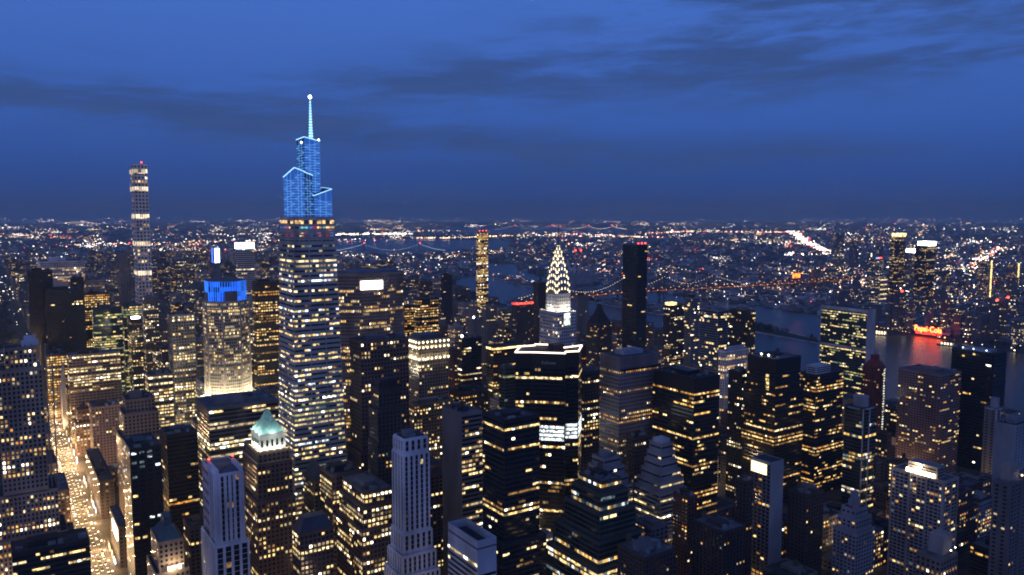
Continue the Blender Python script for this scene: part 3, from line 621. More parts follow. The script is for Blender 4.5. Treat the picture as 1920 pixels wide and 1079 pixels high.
FAR = [(817,2703,41,24,118,5),(245,774,24,24,96,4),(1007,1573,26,29,101,5),(335,2810,38,29,72,2),(936,5191,48,29,98,5),(1009,4016,41,29,121,5),(828,3695,28,29,109,0),(515,2618,15,29,68,3),(1343,2301,33,58,60,4),(660,2167,30,29,92,3),(969,2006,26,29,92,2),(560,3212,49,29,72,1),(560,2779,45,29,66,1),(618,2006,16,29,85,0),(1015,608,32,29,37,0),(1278,4318,27,51,110,3),(1165,4157,38,51,92,1),(561,3583,42,29,89,4),(86,2940,35,29,40,0),(624,531,18,26,21,4),(1499,4963,37,49,82,3),(1110,4467,23,29,122,5),(1505,3265,32,59,110,4),(244,1653,30,29,80,4),(404,3020,21,29,66,3),(443,2623,22,24,53,0),(1268,1350,22,44,70,3),(1165,1264,29,49,84,0),(1007,639,17,29,66,1),(1273,5287,30,46,86,3),(988,5222,46,29,99,2),(605,4628,41,29,130,2),(753,4226,40,29,108,5),(486,3583,24,29,91,3),(660,2943,30,26,83,1),(635,1041,20,29,64,1),(134,4631,45,26,77,4),(1050,4467,26,29,122,2),(403,4309,35,26,50,4),(87,3666,46,26,70,1),(317,3105,35,24,75,0),(560,1814,30,29,81,2),(1087,1283,18,29,94,4),(404,1283,20,29,46,0),(426,4659,44,29,71,4),(403,4257,28,29,45,5),(1398,3189,27,54,76,4),(494,3103,36,26,51,4),(616,2940,44,29,69,0),(87,2569,39,29,58,3),(466,2462,36,24,61,4),(775,1363,17,29,63,0),(743,1337,37,24,60,1),(594,479,29,29,36,1),(493,4418,37,29,51,2),(721,3453,40,29,97,2),(1107,1335,28,26,98,2),(339,1122,20,29,70,4),(86,4713,27,24,85,0),(506,4633,23,24,79,0),(819,4177,32,29,103,0),(404,3909,20,24,61,0),(1119,3695,15,29,125,0),(404,3775,39,29,55,5),(1430,3200,34,43,81,4),(285,2698,39,29,54,0),(87,2649,31,29,57,2),(1276,2308,28,50,105,1),(10,1251,45,62,37,1),(163,1202,36,29,70,1),(616,1010,24,29,62,3),(198,1041,15,29,54,3),(1442,5208,35,45,81,1),(514,4231,15,24,81,0),(744,4070,39,24,107,1),(680,3453,9,29,114,0),(561,2701,30,26,65,2),(1250,1657,26,59,59,3),(890,1573,15,29,87,1),(514,5383,15,29,102,0),(982,4387,48,29,109,0),(404,4467,30,29,51,1),(796,3534,39,29,92,3),(778,3212,44,29,92,4),(443,3181,44,29,83,1),(1380,2790,28,51,68,4),(518,3023,12,26,63,3),(403,2971,47,29,40,2),(606,2784,38,24,63,1),(1270,2224,26,55,89,2),(750,318,33,29,30,3),(115,5271,50,29,73,2),(87,4553,38,24,73,3),(601,4418,47,29,130,2),(453,4387,29,29,63,1),(1481,3760,37,46,89,2),(1165,2953,30,49,110,3),(764,3023,44,26,117,0),(590,2943,25,26,78,2),(476,2940,26,29,48,2),(814,1412,24,29,72,4),(959,559,24,29,36,5),(792,4950,41,29,96,1),(127,4472,37,24,60,4),(87,3583,43,29,61,4),(1451,2779,31,62,64,1),(403,2621,39,26,56,2),(1073,2247,32,29,75,0),(887,1604,19,29,72,4),(346,1765,26,29,61,3),(434,1363,18,29,89,4),(811,854,21,24,99,4),(860,4953,45,26,110,3),(404,4016,39,29,55,3),(1507,3510,25,55,60,2),(560,3342,34,29,72,0),(86,3132,25,29,34,3),(294,2782,31,26,67,0),(1229,1429,38,45,66,0),(1013,1524,29,29,103,3),(1105,1202,30,29,69,0),(172,1492,18,29,43,0),(345,688,28,29,72,0),(112,5191,23,29,75,4),(835,4950,24,29,105,0),(505,4708,24,29,86,0),(721,4628,35,29,106,4),(129,4499,41,29,72,0),(1464,3516,36,49,55,4),(720,3695,36,29,97,3),(87,2779,21,29,45,4),(1263,2472,29,47,53,5),(436,2730,50,29,47,3),(721,2328,30,29,86,4),(1033,1899,30,24,65,0),(1044,4659,28,29,115,3),(445,4065,35,29,48,2),(679,3373,10,29,90,3),(86,2971,29,29,40,0),(1259,2545,24,55,33,3),(1341,2223,38,55,39,5),(1560,5278,37,56,78,0),(560,5303,24,29,98,1),(1054,4981,28,29,104,2),(597,4309,45,26,116,4),(404,4226,30,29,29,1),(836,3534,41,29,74,0),(463,3342,29,29,81,1),(751,3266,49,24,80,3),(516,3132,13,29,70,3),(680,3023,9,26,109,1),(87,3025,27,24,42,1),(475,2698,21,29,59,1),(87,2621,30,26,36,1),(758,2460,47,26,85,2),(1375,2148,25,50,31,0),(437,2377,45,29,65,2),(890,1814,15,29,91,5),(880,1283,26,29,54,2),(985,5191,32,29,78,3),(404,5142,46,29,78,0),(461,4901,46,29,68,3),(1092,4309,33,26,119,3),(962,4070,47,24,92,3),(347,3453,26,29,75,2),(560,3132,40,29,57,2),(86,2810,42,29,36,3),(86,2703,32,24,39,4),(10,1332,45,62,23,0),(1534,5435,36,59,74,0),(1459,4804,38,47,52,3),(496,4467,33,29,56,5),(1524,3747,29,59,71,2),(87,4016,22,29,46,2),(638,3936,30,29,78,3),(624,3749,39,24,100,0),(721,3586,34,26,81,1),(404,3534,29,29,36,0),(1393,2941,34,61,74,3),(752,3100,39,29,93,1),(87,2457,38,29,46,0),(1282,1663,24,53,60,3),(1075,1685,17,29,90,5),(326,1093,28,26,71,1),(642,479,21,29,28,3),(1648,5365,23,48,76,2),(1641,5277,33,57,68,4),(610,4981,37,29,109,3),(86,4950,48,29,47,1),(1018,4711,45,26,104,0),(452,4789,42,29,68,0),(184,4306,29,29,69,2),(352,4070,20,24,94,1),(354,4016,19,29,50,0),(443,3583,42,29,90,1),(87,3373,38,29,42,1),(87,3261,45,29,70,3),(404,3132,28,29,102,0),(886,2945,20,24,130,5),(721,2971,23,29,97,2),(1123,2296,11,29,73,3),(87,2538,34,29,22,2),(329,2460,25,26,71,4),(292,2457,35,29,72,4),(1072,1975,20,29,59,2),(451,2167,44,29,89,2),(606,961,33,29,69,3),(817,5274,48,26,98,4),(1479,5111,34,62,68,2),(511,5061,19,29,70,3),(937,4874,28,24,79,5),(1010,4659,33,29,96,2),(403,4579,41,29,54,0),(86,4338,50,29,45,0),(999,3936,48,29,92,3),(721,3988,36,26,96,3),(867,3829,39,24,115,5),(123,3909,33,24,71,4),(823,3744,23,29,86,1),(721,3747,35,26,82,0),(886,3695,20,29,74,1),(403,3505,29,26,35,0),(86,3212,28,29,54,3),(86,3051,34,29,31,4),(720,2864,26,24,107,4),(646,2862,43,26,62,1),(87,2891,35,29,36,4),(745,2730,27,29,103,1),(561,2621,45,26,61,2),(626,2457,32,29,130,3),(87,2489,26,29,31,0),(1107,2216,28,29,62,0),(1274,1978,36,59,44,4),(1241,1992,28,46,50,1),(1283,1738,39,58,54,1),(403,2087,32,29,39,3),(1029,1814,27,29,55,3),(614,1978,24,26,65,0),(970,1814,34,29,60,1),(1080,1335,26,26,97,2),(858,1090,25,29,92,2),(291,1174,26,26,65,0),(975,639,30,29,67,3),(300,961,17,29,94,5),(1603,5278,32,56,76,1),(512,5432,18,29,76,2),(1521,5203,30,50,71,0),(1503,4802,33,49,63,1),(1345,4722,23,49,91,3),(1280,4236,35,53,59,0),(86,4418,49,29,58,4),(403,4387,48,29,37,5),(440,4306,23,29,56,0),(87,4311,23,24,46,5),(838,4070,36,24,93,1),(404,3936,48,29,46,3),(86,3855,48,29,50,3),(119,3824,37,29,66,1),(86,3695,41,29,59,3),(404,3614,23,29,58,3),(87,3502,35,29,63,4),(561,3422,38,29,80,1),(473,3051,35,29,41,3),(561,3023,28,26,49,5),(404,2940,47,29,28,3),(516,2864,14,24,56,2),(1193,2472,29,47,56,0),(452,2541,28,26,45,2),(1054,1975,17,29,53,1),(1094,1894,15,29,79,3),(1242,1578,32,57,64,3),(1242,1252,35,61,64,2),(266,1734,26,29,61,0),(134,1283,24,29,69,3),(626,559,25,29,15,3),(610,5357,40,24,101,0),(871,5303,22,29,96,4),(854,5196,26,24,94,3),(561,5142,35,29,90,0),(963,4901,38,29,100,5),(937,4789,38,29,95,0),(750,4820,26,29,109,1),(1417,4557,26,53,51,3),(757,4628,28,29,86,3),(791,4551,41,26,75,2),(1077,4472,32,24,73,3),(1104,4418,30,29,101,2),(1340,4317,23,52,57,1),(437,4499,43,29,42,0),(861,4387,45,29,104,0),(1017,4311,27,24,89,3),(1165,3909,30,58,110,3),(819,3775,44,29,105,2),(86,3829,32,24,35,3),(1402,3425,24,60,68,1),(359,3586,13,26,68,1),(403,3453,30,29,37,1),(346,3051,27,29,61,4),(1399,2391,30,48,53,0),(87,2730,34,29,34,2),(1096,2301,26,24,75,1),(404,2408,23,29,56,3),(1112,1975,22,29,72,1),(1063,1897,30,26,80,1),(274,1658,32,24,66,2),(1201,1095,24,58,10,2),(956,1122,21,29,73,3),(1119,5463,15,29,86,1),(671,5435,19,26,96,4),(1120,5352,15,29,90,0),(1017,5276,42,24,89,1),(403,5355,27,26,66,0),(498,5271,31,29,53,0),(1528,5031,34,61,59,4),(1240,5037,28,55,63,3),(1341,4956,37,56,76,0),(176,5115,38,24,51,0),(1227,4958,33,54,55,2),(435,4950,47,29,58,3),(782,4901,28,29,88,4),(1047,4789,31,29,102,3),(872,4740,34,29,78,3),(1125,4659,9,29,78,0),(1280,4549,31,61,75,1),(561,4659,41,29,59,0),(472,4659,46,29,65,2),(1350,4392,28,57,56,2),(560,4548,47,29,80,0),(497,4306,21,29,46,1),(87,4226,44,29,34,4),(87,4151,36,24,34,0),(963,3985,43,29,76,4),(353,3907,19,26,37,4),(1085,3586,48,26,91,5),(86,3744,41,29,58,1),(403,3695,26,29,43,2),(87,3345,44,26,29,3),(612,3051,23,29,78,3),(86,3103,30,26,29,5),(429,3051,43,29,50,3),(430,2891,34,29,59,1),(1289,2547,30,53,33,4),(592,2698,42,29,62,2),(510,2538,20,29,43,3),(430,2408,47,29,52,3),(404,2167,47,29,36,0),(404,1975,14,29,39,3),(245,1739,19,24,76,3),(1105,1122,29,29,13,2),(937,1176,35,24,74,2),(1081,5432,53,29,84,2),(87,5463,26,29,28,0),(86,5383,45,29,48,2),(678,5222,12,29,106,0),(1379,5046,37,46,58,2),(87,5222,28,29,37,3),(1165,4871,37,61,56,2),(1419,4793,34,58,83,2),(1491,4723,30,48,95,5),(754,4794,35,24,87,4),(86,4792,32,26,39,0),(434,4633,34,24,52,4),(87,4633,21,24,69,3),(197,4551,16,26,68,0),(1311,4315,24,53,63,1),(198,4470,16,26,73,0),(482,4390,48,26,36,0),(132,4390,47,26,47,2),(796,4306,47,29,96,5),(520,4311,9,24,81,1),(464,4311,33,24,40,4),(1016,4149,30,26,86,3),(1165,4067,38,61,80,0),(404,4177,35,29,24,4),(87,4177,25,29,32,3),(86,4065,25,29,43,5),(86,3936,34,29,48,3),(86,3904,37,29,32,3),(605,3775,40,29,79,1),(675,3695,14,29,105,4),(86,3614,22,29,27,5),(124,3502,39,29,64,4),(404,3422,37,29,36,2),(433,3132,34,29,54,3),(426,3023,44,26,43,2),(295,2891,48,29,45,0),(404,2859,35,29,35,0),(86,2859,45,29,27,0),(443,2810,28,29,43,0),(786,2618,27,29,74,0),(650,2538,39,29,130,2),(403,2328,40,29,49,3),(1005,2087,39,29,75,2),(313,1845,17,29,61,2),(858,1604,28,29,68,3),(191,1604,22,29,67,1),(739,1251,21,29,93,2),(303,1202,29,29,56,3),(513,930,17,29,81,2),]
# ---------------------------------------------------------------- the setting
def ground_sheet(name, poly, z, m):
    mb = MB(); i = 0; mb.v = [(x, y, z) for x, y in poly]; mb.f = [tuple(range(len(poly)))]; mb.m = [0]
    return obj(name, mb, m, kind='structure')
land = pbr('land', (.030, .034, .036), .95, 0, .5, .004)
asphalt = pbr('asphalt', (.055, .052, .05), .9, 0, .3, .05)
paving = pbr('paving', (.085, .08, .075), .9, 0, .2, .2)
water = bpy.data.materials.new('water'); water.use_nodes = True
p_ = water.node_tree.nodes['Principled BSDF']; p_.inputs['Base Color'].default_value = (.006, .012, .02, 1); p_.inputs['Roughness'].default_value = .24; p_.inputs['Specular IOR Level'].default_value = .22
_n = water.node_tree.nodes.new('ShaderNodeTexNoise'); _n.inputs['Scale'].default_value = .09; _n.inputs['Detail'].default_value = 6; _n.inputs['Roughness'].default_value = .65
_g = water.node_tree.nodes.new('ShaderNodeNewGeometry'); _b = water.node_tree.nodes.new('ShaderNodeBump'); _b.inputs['Strength'].default_value = .8; _b.inputs['Distance'].default_value = 1.6
water.node_tree.links.new(_g.outputs['Position'], _n.inputs['Vector']); water.node_tree.links.new(_n.outputs['Fac'], _b.inputs['Height']); water.node_tree.links.new(_b.outputs[0], p_.inputs['Normal'])
A = 34000
ground_sheet('ground', [(A*math.cos(a*math.pi/24), A*math.sin(a*math.pi/24)) for a in range(48)], 0, land)
hl = MB(); rg = random.Random(2); pr = None
for k in range(121):
    a = math.radians(-14+k*.95); R1, R2 = 30500, 33500; q = 18+34*max(0, math.sin(k*.23+1)*math.sin(k*.071))+rg.uniform(0, 16)
    cur = [(R1*math.sin(a), R1*math.cos(a), .5), (32000*math.sin(a), 32000*math.cos(a), q), (R2*math.sin(a), R2*math.cos(a), .5)]
    if pr:
        for j in (0, 1): hl.quad(pr[j], cur[j], cur[j+1], pr[j+1], 0)
    pr = cur
obj('hills', hl, land, kind='structure')
ground_sheet('road', [(-260, -250), (1245, -250), (1240, 900), (1330, 1500), (1480, 2300), (1640, 3000), (1700, 5600), (-260, 5600)], .03, asphalt)
RIVER = [(1245, -600), (1900, -600), (1950, 400), (1979, 856), (2048, 1123), (1985, 1235), (2080, 1380), (2225, 1560), (2250, 1800), (2290, 2200), (2360, 2800), (2380, 3300), (2640, 3900), (2860, 4300), (2780, 4500), (2420, 4150), (2140, 3600), (1900, 3420), (1660, 3000), (1480, 2300), (1330, 1500), (1240, 900)]
BAY = [(2329, 6123), (3985, 10465), (5015, 8943), (5412, 8177), (3871, 6023), (3183, 5768), (2703, 5579)]
SOUND = [(6597, 11229), (10008, 10872), (13231, 14375), (8924, 17226), (6840, 14104)]
ground_sheet('river', RIVER, .06, water); ground_sheet('bay', BAY, .06, water); ground_sheet('sound', SOUND, .06, water)
ISLAND = [(1716, 1196), (1722, 1196), (1770, 1240), (1812, 1380), (1880, 1700), (1960, 2300), (2080, 2900), (2230, 3500), (2180, 3520), (2010, 2950), (1850, 2320), (1770, 1720), (1738, 1420)]
seawall = pbr('granite_edge', (.55, .55, .56), .8)
mb = MB(); mb.prism(ISLAND, .07, 2.2, 0); obj('river_island', mb, seawall, kind='structure')
mb = MB(); mb.prism(expand(ISLAND, -9), 2.2, 2.8, 0); obj('island_lawn', mb, pbr('lawn', (.03, .05, .025), .95), kind='structure')
def inside(x, y, P):
    c = False; n = len(P)
    for i in range(n):
        x1, y1 = P[i]; x2, y2 = P[(i+1) % n]
        if (y1 > y) != (y2 > y) and x < (x2-x1)*(y-y1)/(y2-y1)+x1: c = not c
    return c
AV = [-87, 71, 229, 388, 545, 705, 921, 1150]
def ST_Y(s): return (s-33.55)*80.4
mb = MB()
for i in range(len(AV)-1):
    for s in range(34, 103):
        y0 = ST_Y(s)+5; y1 = ST_Y(s+1)-5
        if AV[i] < 0 and s > 58: continue
        mb.box(AV[i]+8.5, y0, .03, AV[i+1]-8.5, y1, .18)
obj('pavement', mb, paving, kind='structure')
mb = MB()
for k in range(3):
    for s in range(41, 62):
        y = ST_Y(s)+9
        while y < ST_Y(s+1)-9: mb.box(71-4.2+4.2*k-.08, y, .03, 71-4.2+4.2*k+.08, y+3, .038); y += 9
for s in range(40, 62):
    for k in range(8): mb.box(63.5+k*2, ST_Y(s)-8, .03, 64.3+k*2, ST_Y(s)-5.2, .038)
obj('road_markings', mb, pbr('road_paint', (.7, .7, .66), .7), kind='structure')

# ---------------------------------------------------------------- lamps
lampwarm = lit('lamp_warm', (1, .72, .38), 9, False); lampwhite = lit('lamp_white', (1, .93, .85), 12, False)
lampred = lit('lamp_red', (1, .05, .03), 9, False); lampcool = lit('lamp_cool', (.8, .93, 1), 10, False)
metal = pbr('steel', (.2, .2, .21), .5, .6)
def light(name, loc, power, col=(1, .8, .55), parent=None, kind='POINT', radius=1.0, direction=None, spot=60):
    l = bpy.data.lights.new(name, kind); l.energy = power; l.color = col; l.shadow_soft_size = radius
    if kind == 'SPOT': l.spot_size = math.radians(spot); l.spot_blend = .6
    o = bpy.data.objects.new(name, l); link(o); o.location = loc
    if parent: o.parent = parent
    if direction: o.rotation_euler = Vector(direction).to_track_quat('-Z', 'Y').to_euler()
    return o
def red_lamp(root, x, y, z, r=1.0, m=None):
    mb = MB(); mb.box(-.15, -.15, 0, .15, .15, 1.6, 1); mb.ball((0, 0, 1.6+r), r, 0); child('warning_light', mesh(mb, [m or lampred, metal]), root, (x, y, z))

# ---------------------------------------------------------------- landmark and mid-distance buildings
def clutter(root, x0, y0, x1, y1, z, rng, n=6, tank=False):
    mts = [pbr('hvac_grey', (.22, .24, .27), .6), pbr('hvac_dark', (.07, .07, .08), .7)]
    for k in range(n):
        mb = MB(); a = rng.uniform(2, 6); b_ = rng.uniform(2, 5); c = rng.uniform(1.2, 3.2)
        if x1-x0 < a+2 or y1-y0 < b_+2: continue
        x = rng.uniform(x0+1, x1-a-1); y = rng.uniform(y0+1, y1-b_-1); mb.box(x, y, z+.004*k, x+a, y+b_, z+c+.03*k, rng.choice([0, 0, 1])); obj('roof_equipment', mb, mts, root)
    if tank:
        x, y = rng.uniform(x0+4, x1-4), rng.uniform(y0+4, y1-4); t = MB()
        for sx in (-1, 1):
            for sy in (-1, 1): t.bar((x+sx*1.4, y+sy*1.4, z), (x+sx*1.4, y+sy*1.4, z+3), .15, 1)
        ring = lambda r, h: [(x+r*math.cos(2*math.pi*k/12), y+r*math.sin(2*math.pi*k/12), z+h) for k in range(12)]
        t.loft([ring(2.1, 3), ring(2.0, 7)], 0); t.loft([ring(2.3, 7), ring(.1, 8.6)], 0)
        obj('water_tank', t, [pbr('tank_wood', (.11, .08, .06), .9), metal], root)
def pyramid_roof(name, root, x0, y0, x1, y1, z, h, m, flat=.12):
    cx_, cy2 = (x0+x1)/2, (y0+y1)/2; fx, fy = (x1-x0)/2*flat, (y1-y0)/2*flat
    mb = MB(); mb.loft([[(x0, y0, z), (x1, y0, z), (x1, y1, z), (x0, y1, z)], [(x0+(cx_-x0)*.62, y0+(cy2-y0)*.62, z+h*.58), (x1-(x1-cx_)*.62, y0+(cy2-y0)*.62, z+h*.58), (x1-(x1-cx_)*.62, y1-(y1-cy2)*.62, z+h*.58), (x0+(cx_-x0)*.62, y1-(y1-cy2)*.62, z+h*.58)],
        [(cx_-fx, cy2-fy, z+h), (cx_+fx, cy2-fy, z+h), (cx_+fx, cy2+fy, z+h), (cx_-fx, cy2+fy, z+h)]], 0)
    return obj(name, mb, m, root)
copper = pbr('green_copper', (.33, .55, .48), .7, 0, .25, .4); slate = pbr('blue_slate', (.05, .065, .10), .6); teal = pbr('teal_roof', (.06, .13, .17), .6)
def build(row, idx):
    kind, X, Y, w, d, h, style, litf, tiers, ex, label = row
    rng = random.Random(idx*7+1)
    root = thing(kind, label, {'office_tower': 'office tower', 'office_block': 'office building', 'office_building': 'office building', 'apartment_tower': 'apartment tower', 'apartment_building': 'apartment building', 'hotel_building': 'hotel'}[kind], (X, Y, 0))
    P = rect(0, 0, w, d); wall = MB(); lits = []
    top = h; segs = []; e0 = 0
    for fr, e in tiers: segs.append((h*fr, top, e0)); top = h*fr; e0 = e
    segs.append((0, top, e0))
    blank = {'ribtop': 9, 'blanktop': 11, 'gothictop': 4}.get(ex, 0)
    for si, (z0, z1, e) in enumerate(segs):
        Q = expand(P, e); wall.prism(Q, z0 if z0 else .18, z1, 0, 2)
        parapet(wall, Q, z1, .9, .5, 0)
        skip = None
        if style in ('greyslab', 'blueslab', 'blueslab2'):
            skip = (lambda i, z: i == (3 if style == 'greyslab' else 0)) if style != 'blueslab2' else (lambda i, z: i == 3)
        if style == 'whiteframe': skip = lambda i, z: (z > h-9) or (i == 0 and z > h-16)
        if blank and si == 0: skip = lambda i, z: z > h-blank
        if style == 'brownbrick': pass
        facade(wall, lits, Q, z0, z1, style, litf, rng, loc=(X, Y), skip=skip)
    cx_, cy2 = w/2, d/2
    # roof
    rf = MB(); rf.prism(expand(P, -.55), h, h+.25, 0); obj('roof', rf, roof_pale if rng.random() < .35 else roof_dark, root)
    if ex == 'ribtop':
        for k in range(int(w/1.6)): wall.box(k*1.6+.2, -.5, h-11, k*1.6+.9, 0, h-.1, 0)
        for k in range(int(d/1.6)): wall.box(-.5, k*1.6+.2, h-11, 0, k*1.6+.9, h-.1, 0)
        wall.quad((.5, -.1, h-13.5), (w-.5, -.1, h-13.5), (w-.5, -.1, h-11.6), (.5, -.1, h-11.6), 1)
        m2 = MB(); m2.box(w*.25, d*.3, h+.2, w*.75, d*.75, h+4.5, 0); m2.box(w*.35, d*.4, h+4.5, w*.65, d*.6, h+6, 0); obj('penthouse', m2, pbr('penthouse_blue', (.30, .34, .42), .5), root)
    elif ex == 'pent':
        m2 = MB(); m2.box(w*.15, d*.25, h+.2, w*.55, d*.7, h+5, 0); obj('penthouse', m2, pbr('penthouse_grey', (.2, .21, .24), .8), root); clutter(root, w*.58, d*.2, w*.98, d*.9, h+.25, rng, 9)
    elif ex == 'redlights':
        for q in (.12, .5, .88): wall.box(w*q-1.0, -1.2, h*.3, w*q+1.0, 0, h+1, 0)
        wall.box(-1.1, 1, h*.2, 0, 3, h+1, 0); wall.box(-1.1, d*.4, h*.2, 0, d*.4+2, h+1, 0)
        for fx in (0, w-2.2): m2 = MB(); m2.box(fx, -.5, h+.9, fx+2.2, d*.6, h+4, 0); obj('roof_fin', m2, stone('stripepier'), root)
        for k in range(12): z = h*.35+k*7.5; wall.box(-.9, d*.45, z, 0, d*.95, z+2.2, 3)
        red_lamp(root, 1, d*.6, h+3.4, .9); red_lamp(root, w-1, d*.6, h+3.4, .9)
    elif ex == 'drumroof': pass
    elif ex == 'bands432':
        for q in (.955, .87, .735, .60, .455):
            m2 = MB(); z = h*q; m2.box(-.4, -.4, z, w+.4, d+.4, z+9, 0); obj('lit_floor', m2, lit('band_glow', (1, .80, .55), 1.2 if q > .9 or q < .5 else 2.2, True, .14), root)
            for k in range(7): wall.box(w*k/6-.5, -.9, z-1, w*k/6+.5, -.41, z+10, 0); wall.box(-.9, d*k/6-.5, z-1, -.41, d*k/6+.5, z+10, 0)
        red_lamp(root, w*.6, 2, h+1, 1.6)
    elif ex == 'openroof':
        wall.box(0, 0, h, w, .8, h+6, 0); wall.box(0, .8, h, .8, d, h+6, 0); wall.box(w-.8, .8, h, w, d, h+6, 0); wall.box(.8, d-.8, h, w-.8, d, h+6, 0)
    elif ex == 'lobby':
        m2 = MB(); m2.box(.5, -.6, 2, w-.5, -.1, h-4, 0); m2.box(-.6, .5, 2, -.1, d-.5, h-4, 0); obj('lit_lobby', m2, lit('lobby_glow', (1, .86, .6), 1.6, True, .4), root)
        for k in range(5): wall.box(w*k/4.2, -1, 0, w*k/4.2+.5, -.6, h-3, 0)
    elif ex == 'glowtop':
        m2 = MB(); m2.loft([[(cx_+w*.42*math.cos(a*.3927), cy2*.5+w*.42*math.sin(a*.3927), h+z) for a in range(16)] for z in (.3, 3.2)], 0); obj('roof_ring', m2, lampcool, root)
    elif ex == 'whiteglow':
        m2 = MB(); m2.box(-.6, -.6, h-9, w+.6, d+.6, h+2, 0); obj('lit_crown', m2, lampcool, root)
    elif ex == 'bluesign':
        m2 = MB(); m2.box(w*.25, -.8, h-34, w, -.3, h, 0); obj('lit_sign', m2, lit('sign_blue', (.45, .5, 1), 9, False), root)
        m2 = MB(); m2.box(-.8, .5, h-34, -.3, d*.9, h, 0); obj('lit_sign', m2, lit('sign_deepblue', (.05, .13, 1), 3, False), root)
    elif ex == 'sign':
        m2 = MB(); m2.box(-.9, 4, h-14, -.2, d*.6, h-3, 0); obj('lit_sign', m2, lit('sign_cream', (1, .85, .65), 5, False), root)
    elif ex == 'bulbs':
        m2 = []
        b1 = MB(); b1.octa(0, 0, 0, 1.5, 1.7); bm_ = mesh(b1, [lit('bulb', (1, .88, .58), 3.4, False)])
        for z in (h-2, h-8, h-21):
            e = .9
            nS = int(w/5); nW = int(d/5)
            for k in range(nS+1): child('crown_lamp', bm_, root, (w*k/nS, -e, z))
            for k in range(1, nW+1): child('crown_lamp', bm_, root, (-e, d*k/nW, z))
        wall.box(-1, -1, h-23.5, w+1, d+1, h-22.6, 0, 2); wall.box(-1, -1, h-10.6, w+1, d+1, h-9.9, 0)
        m2 = MB(); m2.prism(rect(4, 4, w-4, d-4), h, h+5, 0, p1=rect(7, 7, w-7, d-7)); obj('penthouse', m2, slate, root)
        for k in range(4): light('crown_flood', (w*(.1+.27*k), -3, h-20), 1500, (1, .85, .5), root, radius=.6); light('crown_flood', (-3, d*(.1+.27*k), h-20), 1500, (1, .85, .5), root, radius=.6)
    elif ex == 'gothictop':
        m2 = MB(); m2.box(2, 2, h, w-2, d-2, h+7, 0)
        for k in range(6):
            for y in (0, d-1.2): x = k*(w-1.2)/5; m2.box(x, y, h, x+1.2, y+1.2, h+4, 0); m2.loft([[(x, y, h+4), (x+1.2, y, h+4), (x+1.2, y+1.2, h+4), (x, y+1.2, h+4)], [(x+.6, y+.6, h+7)]*4], 0, False)
        obj('gothic_crown', m2, stone('darkbrick'), root)
    elif ex in ('whitepent', 'aptpent'):
        m2 = MB(); q = .12; m2.box(w*.08, d*.15, h+.2, w*.6, d*.7, h+10, 0)
        for k in range(3): m2.box(w*.1+.1, d*.15-.15, h+2+k*2.4, w*.6-.6, d*.15, h+3+k*2.4, 1); m2.box(w*.08-.15, d*.15+1, h+2+k*2.4, w*.08, d*.7-1, h+3+k*2.4, 1)
        obj('penthouse', m2, [stone('bluewhite' if ex == 'whitepent' else 'pale'), glass], root)
        if ex == 'aptpent':
            for k in range(7): m3 = MB(); m3.box(-.5, 0, 0, .5, 2.4, 4, 0); child('colonnade_lamp', mesh(m3, [lampwarm]), root, (w*.08-1.2, d*.18+k*3.6, h+.3))
            light('terrace_light', (-1, d*.5, h+6), 9000, (1, .8, .5), root)
            for yy in (0, .3, .62, .97): wall.box(-.6, d*yy, 0, 0, d*yy+1.6, h+.9, 0)
            for xx in (0, .5, .93): wall.box(w*xx, -.6, 0, w*xx+1.6, 0, h+.9, 0)
    elif ex == 'topsign':
        m2 = MB(); m2.box(-.6, d*.2, h-11, -.15, d*.95, h-2, 0); obj('lit_sign', m2, lit('sign_warm', (1, .78, .42), 2.6, False), root)
        for k in range(int(h/3.4)): wall.box(-.5, .5, k*3.4+1.3, -.1, d-.5, k*3.4+2.1, 3)
    elif ex == 'clock':
        m2 = MB(); m2.box(2, 2, h, w-2, d-2, h+4, 0); obj('penthouse', m2, stone('bluewhite'), root)
    elif ex == 'whiteroof':
        m2 = MB(); m2.box(3, 8, h+.2, w-8, d-12, h+3, 0); obj('penthouse', m2, pbr('penthouse_blue', (.30, .34, .42), .5), root)
        for k in (.2, .5, .75): red_lamp(root, 1, d*k, h+1, .6, lampcool)
    elif ex == 'redtop':
        for k in (.15, .5, .85): red_lamp(root, w*k, 1.5, h+1, 1.5 if kind == 'apartment_tower' else 1)
    elif ex == 'tank':
        m2 = MB(); r = min(w, d)*.36
        for z0, z1, rr in ((h+.2, h+10, r), (h+10, h+11, r*1.06)): m2.loft([[(cx_+rr*math.cos(a*.2618), cy2+rr*math.sin(a*.2618), z) for a in range(24)] for z in (z0, z1)], 0)
        obj('roof_tank', m2, pbr('tank_grey', (.33, .34, .37), .6), root)
        m2 = MB(); m2.loft([[(cx_+w*.62*math.cos(a*.2618), cy2+d*.6*math.sin(a*.2618), z) for a in range(24)] for z in (h-1, h+.2)], 0); obj('roof_canopy', m2, pbr('canopy_pale', (.42, .44, .48), .6), root)
        for xx in (-.3, w*.45): wall.box(xx, -.9, .2, xx+1.1, 0, h, 3)
    elif ex == 'redpeak':
        pyramid_roof('peaked_roof', root, 0, 0, w, d, h+.2, 14, pbr('red_roof', (.2, .03, .03), .7), .4)
        m2 = MB()
        for k in range(int(h/3.3)): m2.box(w*.62, -.5, k*3.3+1, w*.8, -.1, k*3.3+2.6, 0)
        obj('stair_lights', m2, lit('stair_lit', (.85, .9, .75), 1.0), root, kind='stuff')
    elif ex == 'darkpeak':
        pyramid_roof('peaked_roof', root, 0, 0, w, d, h+.2, 30, stone('dark'), .15)
    elif ex == 'goldglow':
        m2 = MB(); m2.box(2, 2, h+.2, w*.5, d-2, h+6, 0); obj('lit_crown', m2, lit('gold_glow', (1, .66, .22), 3.2, True, .3), root)
    elif ex == 'redsign':
